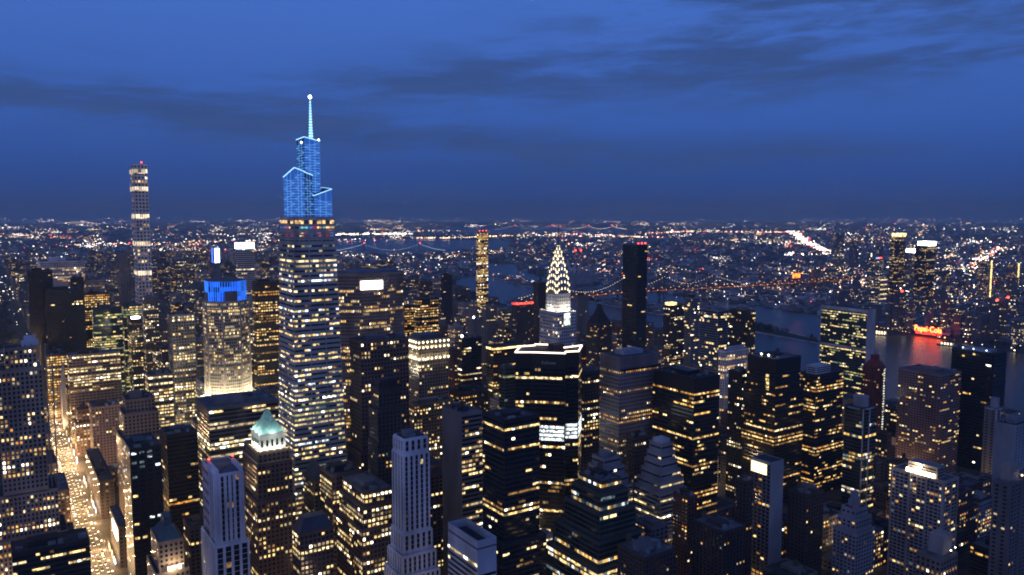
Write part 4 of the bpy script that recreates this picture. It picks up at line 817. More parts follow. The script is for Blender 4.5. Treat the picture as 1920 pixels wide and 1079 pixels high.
        m2 = MB(); m2.box(.5, -1, h-2, w-.5, -.3, h+1.5, 0); m2.box(-1, .5, h-2, -.3, d-.5, h+1.5, 0); obj('lit_sign', m2, lit('sign_red', (1, .06, .04), 4, True, .25), root)
    elif ex == 'lamptop':
        m2 = MB(); m2.octa(0, 0, 0, 2.4, 2.4); child('roof_lamp', mesh(m2, [lampwhite]), root, (1, 1, h+4)); clutter(root, 0, 0, w, d, h+.25, rng, 4)
    elif ex == 'toprow':
        m2 = MB(); m2.box(.3, -.5, h-3.4, w-.3, -.15, h-1.2, 0); m2.box(-.5, .3, h-3.4, -.15, d-.3, h-1.2, 0); obj('lit_cornice', m2, lit('gold_line', (1, .72, .28), 2.6, True, .3), root)
    elif ex == 'mansard':
        m2 = MB(); m2.prism(rect(0, 0, w, d), h+.2, h+10, 0, p1=rect(4.5, 4, w-4.5, d-4)); obj('mansard_roof', m2, slate, root)
    elif ex == 'ziggtop':
        m2 = MB()
        for k in range(7): e = k*.75+1; m2.box(e, e, h+.2+k*2, w-e, d-e, h+2.2+k*2, 0)
        obj('stepped_cap', m2, pbr('cap_stone', (.25, .24, .24), .9), root)
    elif ex == 'tealroof':
        pyramid_roof('pyramid_roof', root, 1, 1, w-1, d-1, h+.2, 15, teal, .35)
        m2 = MB(); m2.box(w*.3, -3.3, h*.7+1, w*.95, -2.3, h*.7+4.5, 0); obj('lit_sign', m2, lit('sign_peach', (1, .7, .45), 3), root)
        light('terrace_light', (w*.5, -6, h*.75), 7000, (1, .75, .45), root)
    elif ex == 'pyr':
        pass
    elif ex == 'dishes':
        m2 = MB()
        for k in range(3): c = (w*(.25+.25*k), d*.4); m2.bar((c[0], c[1], h), (c[0], c[1], h+2.5), .2, 0); m2.loft([[(c[0]+r*math.cos(a*.6283), c[1]-1-z2+r*.3, h+4+r*math.sin(a*.6283)) for a in range(10)] for r, z2 in ((.3, 0), (1.6, .5), (2.4, 1.3))], 0)
        obj('satellite_dish', m2, pbr('dish_white', (.6, .62, .66), .5), root)
        m2 = MB(); m2.box(w*.3, d*.3, h+.2, w*.9, d*.8, h+5, 0); obj('penthouse', m2, stone('white'), root)
    elif ex == 'decopent':
        m2 = MB(); m2.box(w*.3, d*.3, h+.2, w*.75, d*.8, h+6, 0); m2.box(w*.38, d*.4, h+6, w*.66, d*.75, h+12, 0); m2.box(w*.1, d*.05, h+.2, w*.32, d*.3, h+3, 0); obj('penthouse', m2, stone('palewall'), root)
    elif ex == 'bluepent':
        m2 = MB(); m2.box(w*.4, d*.2, h+.2, w*.95, d*.8, h+14, 0); obj('penthouse', m2, stone('pale'), root)
        red_lamp(root, w*.5, -.8, h+3, .6, lampwarm); red_lamp(root, w*.75, -.8, h+4, .5, lampwhite)
    elif ex == 'lamps':
        m2 = MB(); m2.box(w*.15, d*.3, h+.2, w*.4, d*.9, h+13, 0); obj('penthouse', m2, stone('pale'), root)
        red_lamp(root, w*.33, 0, h+2, .7, lampwarm)
        for q in (0, .3, .55): wall.box(w*q, -.9, .2, w*q+1.5, 0, h, 0)
    else:
        clutter(root, 0, 0, w, d, h+.25, rng, 14 if ex == 'clutter' else 8, tank=ex == 'clutter' or rng.random() < .3)
        m2 = MB(); m2.box(w*.2, d*.25, h+.2, w*.6, d*.7, h+rng.uniform(3, 6), 0); obj('penthouse', m2, stone(rng.choice(['dark', 'grey', ST[style][0]])), root)
    mt = mats_of(style)+[stone('pink') if ex == 'redlights' else stone('white')]
    if ex == 'topsign': mt[3] = stone('dark')
    obj('wall', wall, mt, root)
    return root, lits
def cap_for(Y, n=None): return 90 if Y < 700 else (50 if Y < 1100 else 24)

for i_, row_ in enumerate(HEROES):
    root_, lits_ = build(row_, i_)
    lab = row_[-1]
    if 'pale green pyramid' in lab:   # floodlit drum and copper roof on the brown brick tower
        w, d, h = row_[3], row_[4], row_[5]; drum = MB(); drum.box(2.2, 3, h, w-2.2, d-13, h+13, 0)
        for k in range(5): drum.box(3.4+k*4, 2.8, h+3, 5.0+k*4, 3, h+8.5, 1); drum.box(2.0, 5+k*4, h+3, 2.2, 6.6+k*4, h+8.5, 1)
        drum.box(1.5, 2.3, h+13, w-1.5, d-12.3, h+13.8, 0)
        obj('drum', drum, [stone('pale'), glass], root_); pyramid_roof('pyramid_roof', root_, 2.6, 3.4, w-2.6, d-13.4, h+13.8, 17, copper, .1)
        for k in range(5): light('floodlight', (2+k*(w-4)/4, -.2, h+1.6), 1500, (.9, 1, .76), root_, radius=.4); light('floodlight', (-.2, 3+k*5.5, h+1.6), 1500, (.9, 1, .76), root_, radius=.4)
        for k in range(3): light('floodlight', (1+k*(w-2)/2, 0, h+15.5), 1900, (.8, 1, .9), root_, radius=.4); light('floodlight', (0, 3+k*10, h+15.5), 1900, (.8, 1, .9), root_, radius=.4)
    if 'vertical run of lit windows' in lab:
        h = row_[5]
        for k in range(14): child('window', _pane[2], root_, (-.3, 10, h-18-k*4), -math.pi/2, (4, 1, 2.8))
        for k in (.3, .55): red_lamp(root_, 2, row_[4]*k, h+1, 1.0, lampwhite)
    add_windows(root_, lits_, cap_for(row_[2]))

def custom(kind, cat, label, tiers, style, litf, seed, cap=90, skip=None, parap=True, loc=None):
    """tiers: (poly, z0, z1[, top poly])"""
    X, Y = loc or tiers[0][0][0]; rng = random.Random(seed); root = thing(kind, label, cat, (X, Y, 0)); wall = MB(); lits = []
    for t in tiers:
        P = [(x-X, y-Y) for x, y in t[0]]; P1 = [(x-X, y-Y) for x, y in t[3]] if len(t) > 3 else None
        wall.prism(P, max(.18, t[1]), t[2], 0, 2, p1=P1)
        if parap: parapet(wall, P1 or P, t[2], .9, .5, 0)
        facade(wall, lits, P, t[1], t[2], style, litf, rng, poly1=P1, loc=(X, Y), skip=skip)
    return root, wall, lits

# limestone stepped tower at the left edge
T = [(rect(8, 739, 30, 760), 197, 214), (rect(2, 735, 33, 768), 96, 197), (rect(-6, 735, 39.5, 772), 60, 96), (rect(-12, 732, 45, 776), .2, 60)]
root, wall, lits = custom('office_tower', 'office tower', 'limestone setback tower at the left edge beside the bright avenue, many small lit windows', T, 'lime500', .42, 5, 100)
for k in range(8):
    x = 2+k*4.4-12+12-2
    wall.box(2+k*4.2, -.55, 97, 3+k*4.2, 0, 199, 0)
for k in range(5): wall.box(9+k*4.6, 3.4, 197, 10.2+k*4.6, 4, 216, 0)
obj('wall', wall, mats_of('lime500'), root); mb = MB(); mb.box(12, 8, 214, 24, 18, 218, 0); mb.box(14, 10, 218, 22, 16, 222, 0); obj('penthouse', mb, stone('bluewhite'), root); add_windows(root, lits, 100)

# broad slab with canted ends and a white sign
P = [(352, 921), (376, 905), (416, 905), (440, 915), (440, 930), (416, 942), (376, 942), (352, 936)]
sk = lambda i, z: z > 229 and i in (0, 1, 2) and z < 243
root, wall, lits = custom('office_tower', 'office tower', 'broad slab tower with canted ends and a blazing white sign below its roof', [(P, .2, 247)], 'met', .26, 8)
q = expand([(x-P[0][0], y-P[0][1]) for x, y in P], .9); wall.prism(q, 247, 249, 0, 2); wall.prism(q, 205, 206, 0); wall.prism(q, 170, 171, 0)
obj('wall', wall, mats_of('met'), root)
mb = MB(); mb.prism(expand([(x-P[0][0], y-P[0][1]) for x, y in P], -5), 249, 252, 0); obj('roof', mb, pbr('roof_blue', (.20, .23, .30), .7), root)
mb = MB(); mb.box(25.5, -17.4, 229, 54.5, -17, 239.5, 0); sign = obj('lit_sign', mb, lit('sign_halo', (1, .90, .90), 7, False), root)  # glowing panel stands in for the halo around the lit letters
def text(s, size, m, parent, loc, rotz=0, name='lettering', extr=.25):
    cu = bpy.data.curves.new(name, 'FONT'); cu.body = s; cu.size = size; cu.extrude = extr; cu.align_x = 'CENTER'; cu.align_y = 'CENTER'
    tmp = bpy.data.objects.new('t', cu); link(tmp); dg = bpy.context.evaluated_depsgraph_get(); me = bpy.data.meshes.new_from_object(tmp.evaluated_get(dg))
    bpy.data.objects.remove(tmp); me.materials.clear(); me.materials.append(m); o = bpy.data.objects.new(name, me); link(o); o.parent = parent; o.location = loc; o.rotation_euler = (math.pi/2, 0, rotz); return o
text('MetLife', 8.5, lit('sign_letters', (1, .72, .80), 1.6, False), sign, (40, -17.8, 234))
add_windows(root, lits, 90)

# octagonal tower with the glowing blue crown
O8 = lambda cx0, cy0, r, s=1: [(cx0+r*math.cos(math.radians(22.5+45*k)), cy0+s*r*math.sin(math.radians(22.5+45*k))) for k in range(8)]
C = O8(249, 1030, 27.5)
root, wall, lits = custom('office_tower', 'office tower', 'octagonal tower with a glowing blue crown and floodlit foot', [(C, 92, 213)], 'bear', .5, 12, loc=(249, 1030))
wall.prism([(x-249, y-1030) for x, y in expand(C, 1.2)], 206, 208, 0); P = [(x, y) for x, y in O8(0, 0, 38)]; wall.prism(P, .2, 90, 0, 2)
for k in range(8):
    a = math.radians(22.5+45*k); wall.bar((27.6*math.cos(a), 27.6*math.sin(a), 90), (27.6*math.cos(a), 27.6*math.sin(a), 214), 1.3, 0)
obj('wall', wall, mats_of('bear'), root)
mb = MB(); mb.prism(O8(0, 0, 24.5), 213, 238, 0)
for k in range(48):
    a = math.radians(7.5*k+22.5); r = 24.5*math.cos(math.pi/8)/math.cos(((a-math.radians(22.5)) % (math.pi/4))-math.pi/8)+.15; mb.bar((r*math.cos(a), r*math.sin(a), 213), (r*math.cos(a), r*math.sin(a), 238.6), .3, 1)
obj('glowing_crown', mb, [lit('crown_blue', (.012, .11, 1), .85, True, .16), lit('crown_blue_bright', (.04, .24, 1), 1.5, False)], root)
mb = MB(); mb.box(-7, -25, 213.5, 8, -21, 226, 0); mb.box(-25, -9, 213.5, -21, 6, 224, 0); mb.prism(O8(0, 0, 25), 238, 239, 0); obj('crown_wall', mb, stone('grey'), root)
for k in range(8):
    a = math.radians(45*k+180+22.5*0); light('floodlight', (37*math.cos(a), 37*math.sin(a), 93), 60000, (1, .88, .60), root, radius=1)
add_windows(root, lits, 90)

# white tower with steel sunburst spire
SX, SY = 526, 702
T = [(rect(SX-9.2, SY-10, SX+9.2, SY+10), 214, 233), (rect(SX-14, SY-17.5, SX+11.5, SY+16), 165, 214), (rect(SX-17, SY-20, SX+16, SY+20), .2, 165)]
root, wall, lits = custom('office_tower', 'office tower', 'white tower with a tiered steel spire of glowing triangular windows', T, 'chry', .14, 21, loc=(SX, SY), parap=True)
for k in range(3): wall.box(-9.6, -10.6+k*6.6+3, 214, -9.2, -7.6+k*6.6+1, 233, 0)
obj('wall', wall, mats_of('chry'), root)
steel = pbr('spire_steel', (.32, .33, .36), .35, .7)
prof_ = [(233, 9.2), (239, 9.4), (246, 8.9), (254, 7.5), (262, 5.9), (269, 4.3), (276, 2.9), (283, 1.7), (289, .8), (297, .5), (309, .3)]
mb = MB(); mb.loft([[(-q, -q, z), (q, -q, z), (q, q, z), (-q, q, z)] for z, q in prof_], 0); mb.ball((0, 0, 289), 1.2, 0)
spire = obj('spire', mb, steel, root)
def hw(z):
    for (a, b_), (c, d_) in zip(prof_, prof_[1:]):
        if a <= z <= c: return b_+(d_-b_)*(z-a)/(c-a)
    return .2
tri = MB(); tri.loft([[(-.6, -.12, -1.2), (.6, -.12, -1.2), (.6, .12, -1.2), (-.6, .12, -1.2)], [(-.05, -.12, 1.8), (.05, -.12, 1.8), (.05, .12, 1.8), (-.05, .12, 1.8)]], 0)
trim = mesh(tri, [lit('spire_window', (1, .80, .46), 4.0, False)]); arc = MB()
for j in range(7):
    zb = 235+j*7.2; q = hw(zb)
    for f in range(4):
        a0 = f*math.pi/2; n = [6, 6, 6, 5, 5, 4, 3][j]; sx_ = .9*q
        pr = None
        for k in range(n):
            th = math.pi*(.06+.88*k/(n-1)) if n > 1 else math.pi/2
            u = math.cos(th)*sx_; z = zb+math.sin(th)*4.6; o_ = hw(min(z, 288))+.45
            x = u*math.cos(a0)+o_*math.sin(a0); y = u*math.sin(a0)-o_*math.cos(a0)
            if f in (0, 3): child('spire_window', trim, spire, (x, y, z), a0)
            z2 = z+1.3; o2 = hw(min(z2, 288))+.3; p = (u*math.cos(a0)+o2*math.sin(a0), u*math.sin(a0)-o2*math.cos(a0), z2)
            if pr: arc.bar(pr, p, .28, 0)
            pr = p
obj('sunburst_arch', arc, steel, spire)
mb = MB(); mb.octa(0, 0, 0, 1.6, 1.8); child('spire_lamp', mesh(mb, [lampwarm]), spire, (0, 0, 286))
for x, y, pw in ((-12, -14, 3000), (10, -15, 3500), (0, -15, 7000), (-13, 0, 4500), (-13, 13, 2500)): light('floodlight', (x, y, 216.5), pw, (1, .90, .68), root, radius=.5)
mb = MB(); mb.box(-5, -18.2, 200, 3, -17.6, 213, 0); obj('lit_niche', mb, lit('niche', (.85, 1, .92), 1.5, True, .5), root)
add_windows(root, lits, 70)

# tapering glass tower with blue crown and spire
P0 = [(216, 678), (269, 678), (269, 727), (216, 727)]; P1 = [(226, 687), (263, 687), (263, 726), (226, 726)]
root, wall, lits = custom('office_tower', 'office tower', 'tapering glass tower, tallest in view, with blue-lit crown and cyan spire', [(P0, .2, 318, P1)], 'ov', .62, 33, loc=(240, 705), skip=lambda i, z: z > 296, parap=False)
for k in range(70):
    z = 8+k*4.4; t = z/318; e = .5
    p = [(a[0]*(1-t)+b_[0]*t-240, a[1]*(1-t)+b_[1]*t-705) for a, b_ in zip(P0, P1)]
    wall.prism(expand(p, e), z-.75, z+.75, 0)
for f, zz in ((0, .35), (0, .68)):
    a = P0[0]; b_ = P0[1]; c = P1[0]; dd = P1[1]
    wall.bar((a[0]+(b_[0]-a[0])*zz-240, a[1]-705-.5, 2), (c[0]+(dd[0]-c[0])*zz-240, c[1]-705-.5, 318), .5, 0)
obj('wall', wall, [pbr('terracotta', (.50, .46, .44), .6), pbr('tower_glass', (.06, .08, .11), .14, .35, .3, .1), roof_dark], root)
# party-lit observation floors
rng = random.Random(9); party = [lit('party_'+n_, c_, s_, True, .5) for n_, c_, s_ in (('red', (1, .05, .06), .4), ('cyan', (.3, .9, 1), .5), ('pink', (1, .25, .4), .4), ('blue', (.1, .3, 1), .5), ('warm', (1, .6, .25), 1.3), ('dark', (.02, .03, .05), .5))]
for fl, z in enumerate((313.5, 308, 302.5, 298)):
    for side in (0, 1):
        n = 9 if side == 0 else 5
        for k in range(n):
            m_ = party[4] if fl == 0 else party[rng.choice([0, 4, 1, 3, 2, 5, 5, 5, 4]) if fl < 3 else 5]
            if fl == 0 and rng.random() < .35: m_ = party[5]
            q_ = MB(); q_.quad((-.5, 0, -.5), (.5, 0, -.5), (.5, 0, .5), (-.5, 0, .5))
            if side == 0: child('window', mesh(q_, [m_]), root, (-13.6+36*(k+.5)/n, -18.4-.35*0-.3, z), 0, (3.4, 1, 3))
            else: child('window', mesh(q_, [m_]), root, (-14.7, -17.5+38*(k+.5)/n, z), -math.pi/2, (6.2, 1, 3))
add_windows(root, lits, 100)
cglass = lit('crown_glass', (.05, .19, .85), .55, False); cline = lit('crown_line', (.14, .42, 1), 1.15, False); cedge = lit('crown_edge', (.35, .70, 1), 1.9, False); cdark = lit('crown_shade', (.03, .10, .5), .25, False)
def shard(x0, y0, x1, y1, z0, zs, dark=(), dl=1):    # four walls with raked tops, diagonals and rails
    mb = MB(); P = rect(x0, y0, x1, y1); C2 = [(x-240, y-705) for x, y in P]; n = 4
    i = len(mb.v); mb.v += [(x, y, z0) for x, y in C2]+[(x, y, z) for (x, y), z in zip(C2, zs)]
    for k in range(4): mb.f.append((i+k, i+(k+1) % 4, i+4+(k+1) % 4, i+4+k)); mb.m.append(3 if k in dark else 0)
    mb.f.append((i+4, i+5, i+6, i+7)); mb.m.append(3)
    for k in range(4):
        a, b_ = C2[k], C2[(k+1) % 4]; za, zb_ = zs[k], zs[(k+1) % 4]; dxx, dyy = b_[0]-a[0], b_[1]-a[1]; L = math.hypot(dxx, dyy); ox, oy = dyy/L*.3, -dxx/L*.3
        mb.bar((a[0]+ox, a[1]+oy, za), (b_[0]+ox, b_[1]+oy, zb_), .42, 2)
        for q in range(1, 6): mb.bar((a[0]+dxx*q/6+ox, a[1]+dyy*q/6+oy, z0), (a[0]+dxx*q/6+ox, a[1]+dyy*q/6+oy, za+(zb_-za)*q/6), .13, 4 if q % 2 else 1)
        z = z0+2; s = 0
        while z+5 < min(za, zb_):
            mb.bar((a[0]+ox, a[1]+oy, z), (b_[0]+ox, b_[1]+oy, z), .22, 1); mb.bar((a[0]+ox, a[1]+oy, z+2.3), (b_[0]+ox, b_[1]+oy, z+2.3), .14, 1)
            if s % 2: mb.bar((a[0]+ox, a[1]+oy, z), (b_[0]+ox, b_[1]+oy, z+4.6), .17*dl, 1 if dl < 1.5 else 2)
            else: mb.bar((b_[0]+ox, b_[1]+oy, z), (a[0]+ox, a[1]+oy, z+4.6), .17*dl, 1 if dl < 1.5 else 2)
            z += 4.6; s += 1
    return obj('crown_volume', mb, [cglass, cline, cedge, cdark, lit('crown_post', (.02, .08, .45), .5, False)], root)
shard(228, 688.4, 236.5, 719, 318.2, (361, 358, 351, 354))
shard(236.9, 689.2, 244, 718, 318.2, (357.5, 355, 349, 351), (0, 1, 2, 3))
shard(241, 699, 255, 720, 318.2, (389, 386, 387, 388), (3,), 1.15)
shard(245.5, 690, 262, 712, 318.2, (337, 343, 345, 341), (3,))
mb = MB(); mb.loft([[(10+q*math.cos(a*math.pi/4), 2+q*math.sin(a*math.pi/4), z) for a in range(8)] for z, q in ((386, 2.0), (400, 1.3), (415, .8), (424, .5))], 0)
for k in range(14): z = 388+k*2.5; q = 2.2-1.5*(z-386)/38; mb.loft([[(10+q*math.cos(a*math.pi/4), 2+q*math.sin(a*math.pi/4), zz) for a in range(8)] for zz in (z, z+.5)], 1)
sp = obj('spire', mb, [lit('spire_cyan', (.20, .55, 1), 1.5, False), lit('spire_white', (.55, .85, 1), 2.4, False)], root)
mb = MB(); mb.ball((0, 0, 0), 1.6, 0, 1.1); child('spire_lamp', mesh(mb, [lit('spire_tip', (.75, .95, 1), 12, False)]), sp, (10, 2, 425.5))
for x, y, z in ((-5+3, -6.8, 384), (14, -6.8, 387)): mb = MB(); mb.ball((0, 0, 0), .8, 0); child('crown_lamp', mesh(mb, [lampwhite]), root, (x, y, z))

# black faceted tower outlined in light
P = [(412.4, 617.5), (435.4, 642.5), (450.9, 639.9), (454.7, 645.2), (471.4, 630.2), (462.3, 617.1), (468.0, 613.3), (489.9, 614.1), (466.1, 589.1), (453.7, 593.7), (448.4, 586.8), (425.8, 608.6)][::-1]
Q = P
root, wall, lits = custom('office_tower', 'office tower', 'black faceted tower with its roof edge outlined in bright light', [(Q, .2, 189)], 'kal', .25, 41, skip=lambda i, z: z > 176, parap=True)
obj('wall', wall, mats_of('kal'), root)
X, Y = Q[0]; L = [(x-X, y-Y) for x, y in Q]; mb = MB()
for k in range(len(L)):
    a, b_ = L[k], L[(k+1) % len(L)]; mb.bar((*a, 190.6), (*b_, 190.6), .75, 0)
obj('roof_light_strip', mb, lit('neon_peach', (1, .78, .60), 4, False), root)
# a band of brightly lit white floors
lits = [l for l in lits]
for k in range(len(L)):
    a, b_ = Vector(L[k]), Vector(L[(k+1) % len(L)]); d_ = b_-a; n_ = Vector((d_.y, -d_.x)).normalized()
    if n_.dot(-(a+Vector((X, Y)))) <= 0 or d_.length < 6: continue
    mid = (a+b_)/2+n_*.3
    for z in (107.5, 111.4, 115.3, 119.2):
        child('window', _pane[6], root, (mid.x, mid.y, z), math.atan2(d_.y, d_.x), (d_.length-1.5, 1, 2.6))
a, b_ = Vector(L[-1]), Vector(L[0])
edges = sorted(((Vector(L[(k+1) % len(L)])-Vector(L[k])).length, k) for k in range(len(L)))
best = None
for ln, k in edges:
    a, b_ = Vector(L[k]), Vector(L[(k+1) % len(L)]); d_ = b_-a; n_ = Vector((d_.y, -d_.x)).normalized()
    f_ = n_.dot(-(a+Vector((X, Y))).normalized())*d_.length
    if best is None or f_ > best[0]: best = (f_, a, b_, n_)
_, a, b_, n_ = best; mid = (a+b_)/2+n_*.4
text('Kalikow', 4.2, pbr('letter_grey', (.5, .5, .5), .5), root, (mid.x, mid.y, 181), math.atan2((b_-a).y, (b_-a).x))
mb = MB(); mb.box(30, 5, 189, 42, 16, 194, 0); obj('penthouse', mb, stone('dark'), root)
add_windows(root, lits, 80)

# riverside slab with pale end walls
UX, UY = 1076, 679
root, wall, lits = custom('office_tower', 'office tower', 'riverside slab with green glass side and blank pale end wall', [(rect(UX, UY, UX+19, UY+77), .2, 176)], 'unst', .46, 55, skip=lambda i, z: i in (0, 2), parap=False)
wall.box(-.8, -1, .2, 20, 0, 181, 3); wall.box(-.8, 77, .2, 20, 78, 181, 3); wall.box(-.6, 0, 176, 19.6, 77, 181, 3, 2); wall.box(-.5, 0, 120, 0, 77, 123, 3)
obj('wall', wall, mats_of('unst')+[pbr('end_marble', (.50, .50, .53), .7)], root); add_windows(root, lits, 90)

# cathedral with two spires
root = thing('cathedral', 'pale gothic cathedral with twin spires in front of the broad black tower', 'church', (89, 1400, 0)); root.location = (90, 1385-39, 0)
mb = MB(); mb.box(0, 0, .18, 14, 34, 30, 0); mb.loft([[(0, 0, 30), (14, 0, 30), (14, 34, 30), (0, 34, 30)], [(7, 0, 42), (7, 0, 42), (7, 34, 42), (7, 34, 42)]], 0); obj('nave', mb, stone('lime'), root)
for yy in (-1, 28):
    mb = MB(); mb.box(-6, yy, .18, 2, yy+8, 55, 0)
    for zz in (20, 38): mb.box(-6.4, yy-.4, zz, 2.4, yy+8.4, zz+1, 0)
    for sx_, sy_ in ((-6, yy), (1, yy), (-6, yy+7), (1, yy+7)): mb.loft([[(sx_, sy_, 55), (sx_+1, sy_, 55), (sx_+1, sy_+1, 55), (sx_, sy_+1, 55)], [(sx_+.5, sy_+.5, 63)]*4], 0, False)
    mb.loft([[(-2+3.4*math.cos(a*math.pi/4), yy+4+3.4*math.sin(a*math.pi/4), 55) for a in range(8)], [(-2+.15*math.cos(a*math.pi/4), yy+4+.15*math.sin(a*math.pi/4), 101) for a in range(8)]], 0); obj('spire', mb, pbr('spire_stone', (.42, .42, .44), .8), root)

# ---------------------------------------------------------------- ordinary city buildings
hv = [pbr('hvac_grey', (.30, .32, .36), .6), pbr('hvac_dark', (.07, .07, .08), .7)]
GRP = 'lesser buildings of the city blocks'
def plain(x, y, w, d, h, ci, seed, root=None, off=(0, 0)):
    rng = random.Random(seed); st = FST[ci]; wall = MB(); lits = []; P = rect(off[0], off[1], off[0]+w, off[1]+d)
    lf = rng.choice([.06, .12, .2, .35, .5]) if h > 30 else rng.choice([.05, .12, .25])
    if x < 330: lf = min(.6, lf*1.4)
    cut = h*.72 if h > 55 and rng.random() < .5 else None
    tiers = [(P, .18, h)] if not cut else [(expand(P, -3.2), cut, h), (P, .18, cut)]
    for Q_, z0, z1 in tiers:
        wall.prism(Q_, z0, z1, 0, 2); parapet(wall, Q_, z1, .9, .5, 0)
        facade(wall, lits, Q_, z0, z1, st, lf, rng, loc=(x-off[0], y-off[1]), sides=(0, 3))
    return wall, lits, rng, tiers[0][0]
for i_, (x, y, w, d, h, ci, lab) in enumerate(FILL):
    wall, lits, rng, TP = plain(x, y, w, d, h, ci, i_+500)
    nm = 'low_building' if h < 35 else ('mid_rise_building' if h < 75 else 'tower_building')
    root = thing(nm, lab, 'building', (x, y, 0), GRP)
    b0 = len(wall.m)
    for (lx, ly, lz, lw, lh, la, lc) in lits:
        dx_, dy_ = math.cos(la)*lw/2, math.sin(la)*lw/2
        wall.quad((lx-dx_, ly-dy_, lz-lh/2), (lx+dx_, ly+dy_, lz-lh/2), (lx+dx_, ly+dy_, lz+lh/2), (lx-dx_, ly-dy_, lz+lh/2), 3+lc)
    obj('wall', wall, mats_of(FST[ci])+LITS, root)
    x0, y0 = TP[0]; x1, y1 = TP[2]; m2 = MB(); m2.prism(expand(TP, -.55), h, h+.2, 0); obj('roof', m2, roof_pale if rng.random() < .4 else roof_dark, root)
    m2 = MB(); a = rng.uniform(.1, .4); b_ = rng.uniform(.1, .4); m2.box(x0+(x1-x0)*a, y0+(y1-y0)*b_, h+.2, x0+(x1-x0)*(a+.4), y0+(y1-y0)*(b_+.45), h+rng.uniform(2.5, 5), 0)
    obj('stair_tower', m2, stone(ST[FST[ci]][0]), root)
    if x1-x0 > 12 and y1-y0 > 12 and y < 1300: clutter(root, x0+1, y0+1, x1-1, y1-1, h+.22, rng, rng.randint(2, 5), tank=rng.random() < .45 and h > 25)
wall = MB(); far_mats = [stone(k) for k in ('brown', 'redbrick', 'tan', 'grey', 'dark', 'pale')]
for i_, (x, y, w, d, h, ci) in enumerate(FAR):
    rng = random.Random(i_); wall.box(x, y, .18, x+w, y+d, h, 2+ci, 1)
    z = 6
    while z < h-3:
        u = 1.5
        while u < w-3:
            if rng.random() < .14: wall.quad((x+u, y-.08, z), (x+u+2.2, y-.08, z), (x+u+2.2, y-.08, z+2), (x+u, y-.08, z+2), 8+rng.choice([0, 0, 1, 2, 3, 4, 7]))
            u += 4
        u = 1.5
        while u < d-3:
            if rng.random() < .14: wall.quad((x-.08, y+u+2.2, z), (x-.08, y+u, z), (x-.08, y+u, z+2), (x-.08, y+u+2.2, z+2), 8+rng.choice([0, 0, 1, 2, 3, 4, 7]))
            u += 4
        z += 4
obj('far_city_blocks', wall, [glass, roof_dark]+far_mats+LITS, kind='stuff', label='small far blocks glimpsed between the nearer towers of the midtown streets', category='city blocks')
# ---------------------------------------------------------------- towers across the river
QT = [(2826,1655,44,240),(2745,1502,53,213),(2959,1680,39,176),(3123,1961,18,154),(3082,1904,42,144),(3666,2470,43,226),(3433,2236,32,195),(3536,2168,32,170),(2106,1253,19,92),(2109,1227,26,105),(2115,1198,18,89),(2136,1149,23,70),(2163,1119,29,93),(2151,1082,27,72),(2131,988,23,100),(2153,973,21,107),(3104,1471,47,147),(3289,1462,39,131),(3243,1493,26,90),(3068,1608,22,106),(2657,1619,45,106),(2468,1590,29,107),(2105,1005,32,66),(2112,1042,19,68),(2053,894,24,68),(2370,1565,36,69),(3096,2127,33,92),(2940,2082,39,88),(2507,1390,30,75),(2565,1352,33,75),(2257,1399,20,88),(2617,1160,23,129)]
QL = ['dark tower with a gold lit crown across the river, left of the green-lit tower', 'pale green glass tower with white lit top, tallest across the river', 'tower with a white glowing top between the gold-crowned and green glass towers',
 'thin far tower with one bright white vertical edge', 'grey tower with a red and blue roof line across the river', 'far dotted tower at the end of the bright highway', 'far tower with a white box on top, right of the highway', 'dark dotted tower behind the waterfront, left of the gold crown',
 'grey waterfront apartment tower, first right of the pale-ended slab', 'taller grey waterfront tower, second right of the pale-ended slab', 'slim waterfront tower, third right of the pale-ended slab', 'low waterfront tower directly left of the red sign', 'waterfront tower rising behind the red sign', 'low waterfront tower just right of the red sign',
 'waterfront tower with red roof lamps near the right edge', 'waterfront tower with red roof lamps, nearer the right edge', 'tower with a long yellow light strip down its face, the left one', 'tower with a long yellow light strip down its face, at the right edge', 'dark tower between the two yellow-striped towers', 'black slim tower left of the two yellow-striped towers',
 'wide block with stacked lit floors across the river', 'dotted apartment tower left of the block with stacked lit floors', 'wide pale waterfront block at right', 'small waterfront block right of the red sign', 'waterfront block at the far right edge', 'dark dotted block above the river bend', 'dotted tower near the orange billboard', 'brown dotted block below the orange billboard', 'block with dotted lights behind the red sign', 'block with dotted lights behind and right of the red sign', 'slim block near the docked white boat', 'dotted tower below the right yellow strip']
